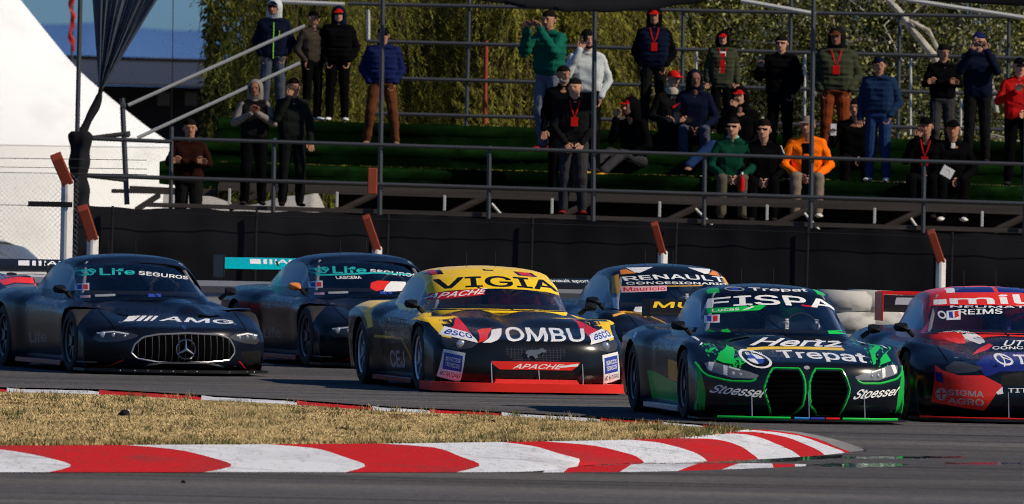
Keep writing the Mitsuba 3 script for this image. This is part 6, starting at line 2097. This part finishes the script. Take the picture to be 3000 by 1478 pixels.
        if head in ('cap', 'hood_cap'):
            brim = hullpts(np.vstack([sph(hp(-.055, -.08, .045), (.02, .01, .007)), sph(hp(.055, -.08, .045), (.02, .01, .007)), sph(hp(-.035, -.155, .035), (.02, .01, .006)), sph(hp(.035, -.155, .035), (.02, .01, .006))]))
            crown = dome(1.12).trim_by_plane((0, 0, 1), float(hc[2] + .04))
            put(k, 'cap', fin(tm(union([crown, brim]))), head_mat, 45)
        if head == 'beanie':
            put(k, 'beanie', fin(soften(dome(1.12).trim_by_plane((0, 0, 1), float(hc[2] + .035)), .03, 1)), head_mat, 60)
        if head in ('hood', 'hood_cap'):
            hd_ = hullpts(np.vstack([hc + (ICO2 * [.108, .125, .135] + [0, .025, .01]) @ HR.T, sph(neck + [0, .03, -.02], (.11, .09, .05))]))
            hole = hullpts(np.vstack([hc + (ICO2 * [.078, .14, .108] + [0, -.10, -.01]) @ HR.T]))
            put(k, 'hood', fin(soften(hd_ - hole, .03, 2, .01, 0, seed)), hood_mat or jacket, 60)
    if beard:
        b = hullpts(np.vstack([sph(hp(0, -.062, -.092), (.03, .024, .022)), sph(hp(-.05, -.03, -.07), (.016, .03, .024)), sph(hp(.05, -.03, -.07), (.016, .03, .024))]))
        put(k, 'beard', fin(tm(b)), beard, 50)
    if glasses:
        gl = union([hullpts(np.vstack([sph(hp(sx * .018, -.094, .012), (.012, .006, .014)), sph(hp(sx * .055, -.080, .012), (.012, .006, .015))])) for sx in (-1, 1)] + [hullpts(np.vstack([sph(hp(-.02, -.096, .018), (.006, .004, .004)), sph(hp(.02, -.096, .018), (.006, .004, .004))]))])
        put(k, 'sunglasses', fin(tm(gl)), 'grille_black', 50)
    for e in extras:
        if e == 'lanyard':
            pts = [torso((sx * a, b, c)) for sx, a, b, c in ((-1, .06, -.08, 1.47), (-1, .03, -.145, 1.34), (1, .0, -.155, 1.26), (1, .03, -.145, 1.34), (1, .06, -.08, 1.47))]
            put(k, 'lanyard', fin(tube(pts, .009, 5)), 'cloth_red', 40)
            put(k, 'badge', fin(cbox(torso((0, -.165, 1.20)), [.085, .012, .12], .004)), 'cloth_red', 30)
        elif e == 'zip':
            put(k, 'zip', fin(tube([torso((0, -.13 * fat - .006, z_)) for z_ in np.linspace(bt + .03, 1.42, 9)], .008, 5)), 'cloth_neon', 40)
            put(k, 'chest_zip', fin(tube([torso((.08, -.125 * fat - .004, z_)) for z_ in (1.20, 1.30)], .006, 5)), 'cloth_neon', 40)
        elif e == 'shirt':
            put(k, 'shirt', fin(cbox(torso((.0, -.125, 1.20)), [.10, .03, .42], .012)), 'cloth_white', 40)
            put(k, 'shirt_print', fin(cbox(torso((.0, -.139, 1.10)), [.075, .012, .13], .006)), 'cloth_red', 40)
            put(k, 'shirt_print', fin(cbox(torso((.0, -.139, 1.335)), [.085, .012, .10], .006)), 'cloth_red', 40)
        elif e == 'open':
            put(k, 'shirt', fin(cbox(torso((.0, -.125 * fat, 1.17)), [.13, .03, .50], .012)), 'cloth_black', 40)
        elif e == 'stripes':
            for j in range(3):
                put(k, 'sleeve_stripe', fin(tube([sh[1] + [.05, -.055 - .012 * j + .02, .03], (sh[1] + el[1]) / 2 + [.062, -.03 - .012 * j + .01, 0], el[1] + [.06, -.02 - .012 * j, 0]], .007, 5)), 'cloth_white', 40)
        elif e == 'collar_white':
            put(k, 'shirt_collar', fin(cbox(torso((0, -.10, 1.43)), [.05, .03, .07], .01)), 'cloth_white', 40)
        elif e == 'red_mark':
            put(k, 'chest_mark', fin(tm(hullpts([torso(q) for q in ((-.02, -.15, 1.26), (-.03, -.15, 1.29), (.0, -.155, 1.27), (.07, -.145, 1.34), (.0, -.14, 1.27), (-.02, -.14, 1.26))]))), 'cloth_red', 30)
        elif e == 'scarf':
            sc = lathe([(.06, -.03), (.105, -.02), (.11, .04), (.08, .075), (.06, .05), (.06, -.03)], 22)
            sc.vertices = [torso(v * [1, 1, 1] + [0, -.01, 1.47]) for v in sc.vertices]
            put(k, 'scarf', fin(sc), 'cloth_beige', 50)
    # where the hands end up, for things they hold
    out = []
    for i in (0, 1):
        q = wr[i] + hd[i] / np.linalg.norm(hd[i]) * .10
        if sit:
            q = q - [0, 0, hip0]
        out.append(R @ (q * s * [width, 1, 1]) + [X, Y, base])
    return out, R


def cloth(name, c):
    r, g_, b = c
    return diffuse(name, c)


for n_, c_ in dict(cloth_navy=(.006, .009, .024), cloth_black=(.004, .004, .0048), cloth_taupe=(.04, .033, .026), cloth_blue=(.010, .016, .072), cloth_brown=(.11, .040, .018), cloth_cream=(.20, .18, .16), cloth_dark=(.009, .0095, .010), cloth_camo=(.012, .014, .012),
                   cloth_maroon=(.022, .008, .006), cloth_teal=(.008, .10, .068), cloth_lilac=(.14, .15, .20), cloth_pale=(.48, .52, .53), cloth_grey=(.035, .035, .04), cloth_olive=(.042, .048, .028), cloth_rust=(.19, .042, .014), cloth_green=(.006, .05, .028),
                   cloth_turquoise=(.10, .55, .52), cloth_orange=(.95, .17, .008), cloth_khaki=(.20, .155, .12), cloth_denim=(.016, .038, .115), cloth_steel=(.012, .028, .070), cloth_red=(.50, .012, .012), cloth_neon=(.30, .75, .05), cloth_white=(.75, .75, .76),
                   cloth_beige=(.50, .42, .31), cloth_jean_grey=(.06, .068, .10), hair_dark=(.010, .008, .007), hair_grey=(.20, .19, .18), lip=(.25, .08, .06), skin=(.50, .27, .185), skin_tan=(.40, .20, .13), skin_dark=(.26, .12, .08),
                   shoe_white=(.7, .7, .7), shoe_dark=(.02, .018, .018), shoe_tan=(.25, .15, .08), shoe_red=(.25, .02, .02), shoe_yellow=(.55, .30, .03), cloth_camo_knee=(.09, .08, .06)).items():
    cloth(n_, c_)

H = {}
H['p1'] = person(804, 0, 't4', 'man in navy jacket with neon zip and pale hood', 'cloth_navy', 'cloth_jean_grey', arms=('pocket', 'pocket'), head='hood_cap', head_mat='cloth_navy', hood_mat='cloth_pale', extras=('zip',), glasses=True, skin='skin_tan', jb=.86)
person(918, 34, 't4', 'man in taupe jacket and black cap turned towards his black jacketed neighbour', 'cloth_taupe', 'cloth_black', 'shoe_white', arms=('pocket', 'pocket'), face=35, head='cap', head_mat='cloth_black', skin='skin_tan', headturn=10)
person(993, 22, 't4', 'man in black padded jacket with red cap and hood, white shoes, top row', 'cloth_black', 'cloth_black', 'shoe_white', arms=('pocket', 'pocket'), head='hood_cap', head_mat='cloth_red', quilt=.014, glasses=True, hood_mat='cloth_navy', jb=.88)
person(1123, 82, 't3', 'man in blue padded jacket and brown trousers, hands in pockets', 'cloth_blue', 'cloth_brown', 'shoe_tan', arms=('pocket', 'pocket'), head='cap', head_mat='cloth_black', quilt=.016, glasses=True, stance=.17, skin='skin_tan', width=1.1, jb=.9)
person(748, 237, 'deck', 'hooded person in dark vest with cream sleeves, hands at the chest', 'cloth_dark', 'cloth_black', arms=('chest', 'chest'), head='hood', hood_mat='cloth_cream', sleeves='cloth_cream', skin='skin_dark')  # dark clothes also stand for the shade over this figure
person(860, 232, 'deck', 'person in dark camouflage hoodie standing on the walkway beside the cream hooded one', 'cloth_camo', 'cloth_dark', arms=('face', 'down'), head='hair', skin='skin_tan', face=10)  # shade over this figure is put into the dark clothes too
person(557, 352, 'deck', 'person in maroon coat at the far left end of the walkway', 'cloth_maroon', 'cloth_dark', arms=('crossed', 'crossed'), head='hair', skin='skin_tan', drop=.62, dY=1.2)
H['teal'] = person(1612, 34, 't3', 'man in teal padded jacket and pale trousers raising a phone to film', 'cloth_teal', 'cloth_lilac', 'shoe_red', arms=('film', 'film'), face=-38, head='hair', quilt=.014, skin='skin_tan', jb=.92, stance=.07)
H['pale'] = person(1722, 90, 't2', 'man in pale grey jacket holding one hand to his mouth behind the pole', 'cloth_pale', 'cloth_black', arms=('face', 'pocket'), head='hair', beard='hair_dark', jb=.95, width=1.05, dY=.2)
person(1652, 195, 't1', 'bearded man in black behind the man with the red lanyard', 'cloth_black', 'cloth_black', arms=('down', 'down'), head='hair', beard='hair_grey', h=1.7, skin='skin_tan', dY=.6)
person(1685, 232, 'deck', 'young man in dark jacket with red lanyard and red shoes standing at the front rail', 'cloth_dark', 'cloth_grey', 'shoe_red', arms=(((.25, -.03, 1.13), (.10, -.18, .93), (-.5, -.3, -1)), ((.25, -.03, 1.13), (.10, -.18, .93), (-.5, -.3, -1))), head='hair', extras=('lanyard',), skin='skin', jb=.88)
person(1918, 26, 't4', 'man in navy vest with black sleeves, red cap and red badge, top row', 'cloth_navy', 'cloth_dark', arms=('pocket', 'pocket'), head='hood_cap', head_mat='cloth_red', hood_mat='cloth_black', sleeves='cloth_black', quilt=.014, extras=('lanyard',), skin='skin_tan')
person(1866, 292, 't3', 'seated person in black hood and red cap with grey legs and yellow shoes', 'cloth_black', 'cloth_grey', 'shoe_yellow', arms=('face', 'lap'), face=-40, head='hood_cap', head_mat='cloth_red', sit=True, lean=.15, knees=(((-.12, -.40, 1.02), (.10, -.42, 1.0)), ((-.14, -.78, .80), (.10, -.80, .78))))
H['scarf'] = person(1973, 213, 't4', 'seated man with red cap, beige scarf and red chest mark looking at a phone', 'cloth_dark', 'cloth_black', arms=('waist', 'waist'), face=8, head='cap', head_mat='cloth_red', extras=('scarf', 'red_mark'), sit=True, lean=.05)
person(2036, 212, 't4', 'seated person in navy hood beside the man with the beige scarf', 'cloth_navy', 'cloth_jean_grey', arms=('lap', 'lap'), head='hood', hood_mat='cloth_navy', sit=True, skin='skin_dark', lean=.15)
person(2118, 95, 't4', 'man in long olive parka over a red and white shirt with a red cap', 'cloth_olive', 'cloth_black', arms=('down', 'down'), head='hood_cap', head_mat='cloth_red', hood_mat='cloth_black', extras=('shirt', 'lanyard'), quilt=.012, jb=.76, width=1.1)
person(2168, 262, 't3', 'seated person in black hood and red cap, one jeans leg stretched to the left', 'cloth_black', 'cloth_denim', 'shoe_tan', arms=('face', 'lap'), face=0, head='hood_cap', head_mat='cloth_red', sit=True, lean=.12, knees=(((-.34, -.36, .98), (.05, -.42, .96)), ((-.62, -.52, .72), (-.10, -.50, .55))))
H['shades'] = person(2290, 106, 't3', 'man in black padded jacket and sunglasses holding a phone low', 'cloth_black', 'cloth_black', arms=('phone_side', 'pocket'), head='hair', quilt=.014, glasses=True, skin='skin', jb=.88, dY=.3)
person(2451, 86, 't3', 'man in olive padded jacket and rust trousers with red badge', 'cloth_olive', 'cloth_rust', arms=('pocket', 'pocket'), head='hood_cap', head_mat='cloth_brown', hood_mat='cloth_dark', quilt=.016, extras=('lanyard',), skin='skin_dark', width=1.15, jb=.9)
person(2148, 352, 't2', 'seated man in green jacket with turquoise hood and sunglasses', 'cloth_green', 'cloth_camo_knee', 'shoe_dark', arms=('lap', 'lap'), head='hair', glasses=True, sit=True, lean=.10, hood_mat='cloth_turquoise', skin='skin')
person(2238, 360, 't2', 'seated man in black track jacket with white sleeve stripes', 'cloth_black', 'cloth_black', 'shoe_dark', arms=('lap', 'lap'), head='curly', glasses=True, sit=True, lean=.12, extras=('stripes',))
person(2366, 347, 't2', 'seated man in bright orange jacket and beige cap', 'cloth_orange', 'cloth_khaki', 'shoe_white', arms=('lap', 'lap'), head='cap', head_mat='cloth_khaki', sit=True, lean=.14, extras=('open',), width=1.12, skin='skin_tan', jb=.78)
H['white'] = person(2508, 296, 't3', 'seated person in black holding up a white phone between rust and blue trousers', 'cloth_black', 'cloth_black', arms=('phone_side', 'lap'), head='hair', sit=True, lean=.15, skin='skin_tan', dY=-.6)
person(2577, 170, 't2', 'man in blue padded jacket, blue jeans and blue beanie', 'cloth_steel', 'cloth_denim', 'shoe_white', arms=('down', 'pocket'), head='beanie', head_mat='cloth_navy', quilt=.012, face=-12, jb=.93, skin='skin_tan')
person(2764, 134, 't3', 'man in black hoodie with arms crossed and curly hair', 'cloth_black', 'cloth_grey', arms=('crossed', 'crossed'), head='curly', skin='skin_tan', dY=.3)
H['navy'] = person(2868, 96, 't3', 'man in navy jacket and blue beanie filming with a phone before his face', 'cloth_navy', 'cloth_dark', arms=('film', 'film'), head='beanie', head_mat='cloth_blue', skin='skin', jb=.84, dY=-.5, width=1.05)
person(2988, 172, 't2', 'man in red jacket and sunglasses at the right edge', 'cloth_red', 'cloth_black', arms=('chest', 'lap'), head='cap', head_mat='cloth_black', glasses=True, jb=.86, width=1.1)
person(2716, 350, 't2', 'seated man in black cap with orange lanyard, hand at the mouth', 'cloth_black', 'cloth_black', arms=('face', 'lap'), head='cap', head_mat='cloth_black', sit=True, lean=.12, extras=('lanyard',), face=-8, skin='skin_tan')
H['paper'] = person(2792, 358, 't2', 'seated man in black jacket and dark cap holding a folded paper', 'cloth_black', 'cloth_black', 'shoe_white', arms=('waist', 'lap'), head='cap', head_mat='cloth_black', sit=True, lean=.12, extras=('collar_white',), skin='skin_tan')


def phone(who, label, mt='phone_dark', both=True, flat=False):
    (a, b), R = H[who]
    q = (a + b) / 2 if both else a
    s = [.15, .012, .075] if flat else [.075, .012, .15]
    m = cbox([0, 0, 0], s, .006)
    m.vertices = m.vertices @ R.T + q + R @ np.array([0, -.012, .01])
    solo('mobile_phone', label, 'phone', m, mt, 30)


principled('phone_dark', (.015, .015, .018), .25)
principled('phone_white', (.75, .75, .77), .3)
phone('teal', 'dark phone held up by the man in the teal jacket', flat=True)
phone('navy', 'dark phone held before the face of the man with the blue beanie', flat=True)
phone('scarf', 'dark phone held by the seated man with the beige scarf')
phone('white', 'white phone held up by the seated person in black', 'phone_white', False)
phone('shades', 'dark phone held low by the man in sunglasses and black jacket', both=False)
(a, b), R = H['pale']
cup = lathe([(.0, 0), (.026, 0), (.034, .10), (.030, .10), (.02, .02), (0, .02)], 16)
cup.apply_translation(a + [.03, -.03, .02])
solo('drinking_cup', 'dark cup at the mouth of the man in the pale grey jacket', 'cup', cup, 'cloth_dark', 40)
(a, b), R = H['paper']
m = cbox([0, 0, 0], [.16, .008, .13], .003)
m.apply_transform(trimesh.transformations.rotation_matrix(.5, [0, 1, 0]))
m.apply_translation((a + b) / 2 + [-.05, -.03, .06])
solo('folded_paper', 'folded white paper in the hands of the seated man in black', 'paper', m, 'cloth_white', 20)
bt_ = lathe([(0, 0), (.035, 0), (.036, .13), (.03, .16), (.013, .185), (.013, .215), (0, .215)], 18)
q = P(2173, 560, 174.2)
bt_.apply_translation([q[0], q[1], q[2]])
k = thing('drink_bottle', 'small red bottle standing by the feet of the man in the green jacket', 'bottle')
put(k, 'bottle_body', bt_, 'cloth_red', 40)
cp = trimesh.creation.cylinder(.016, .03, sections=14)
cp.apply_translation([q[0], q[1], q[2] + .225])
put(k, 'cap', cp, 'cloth_white', 40)
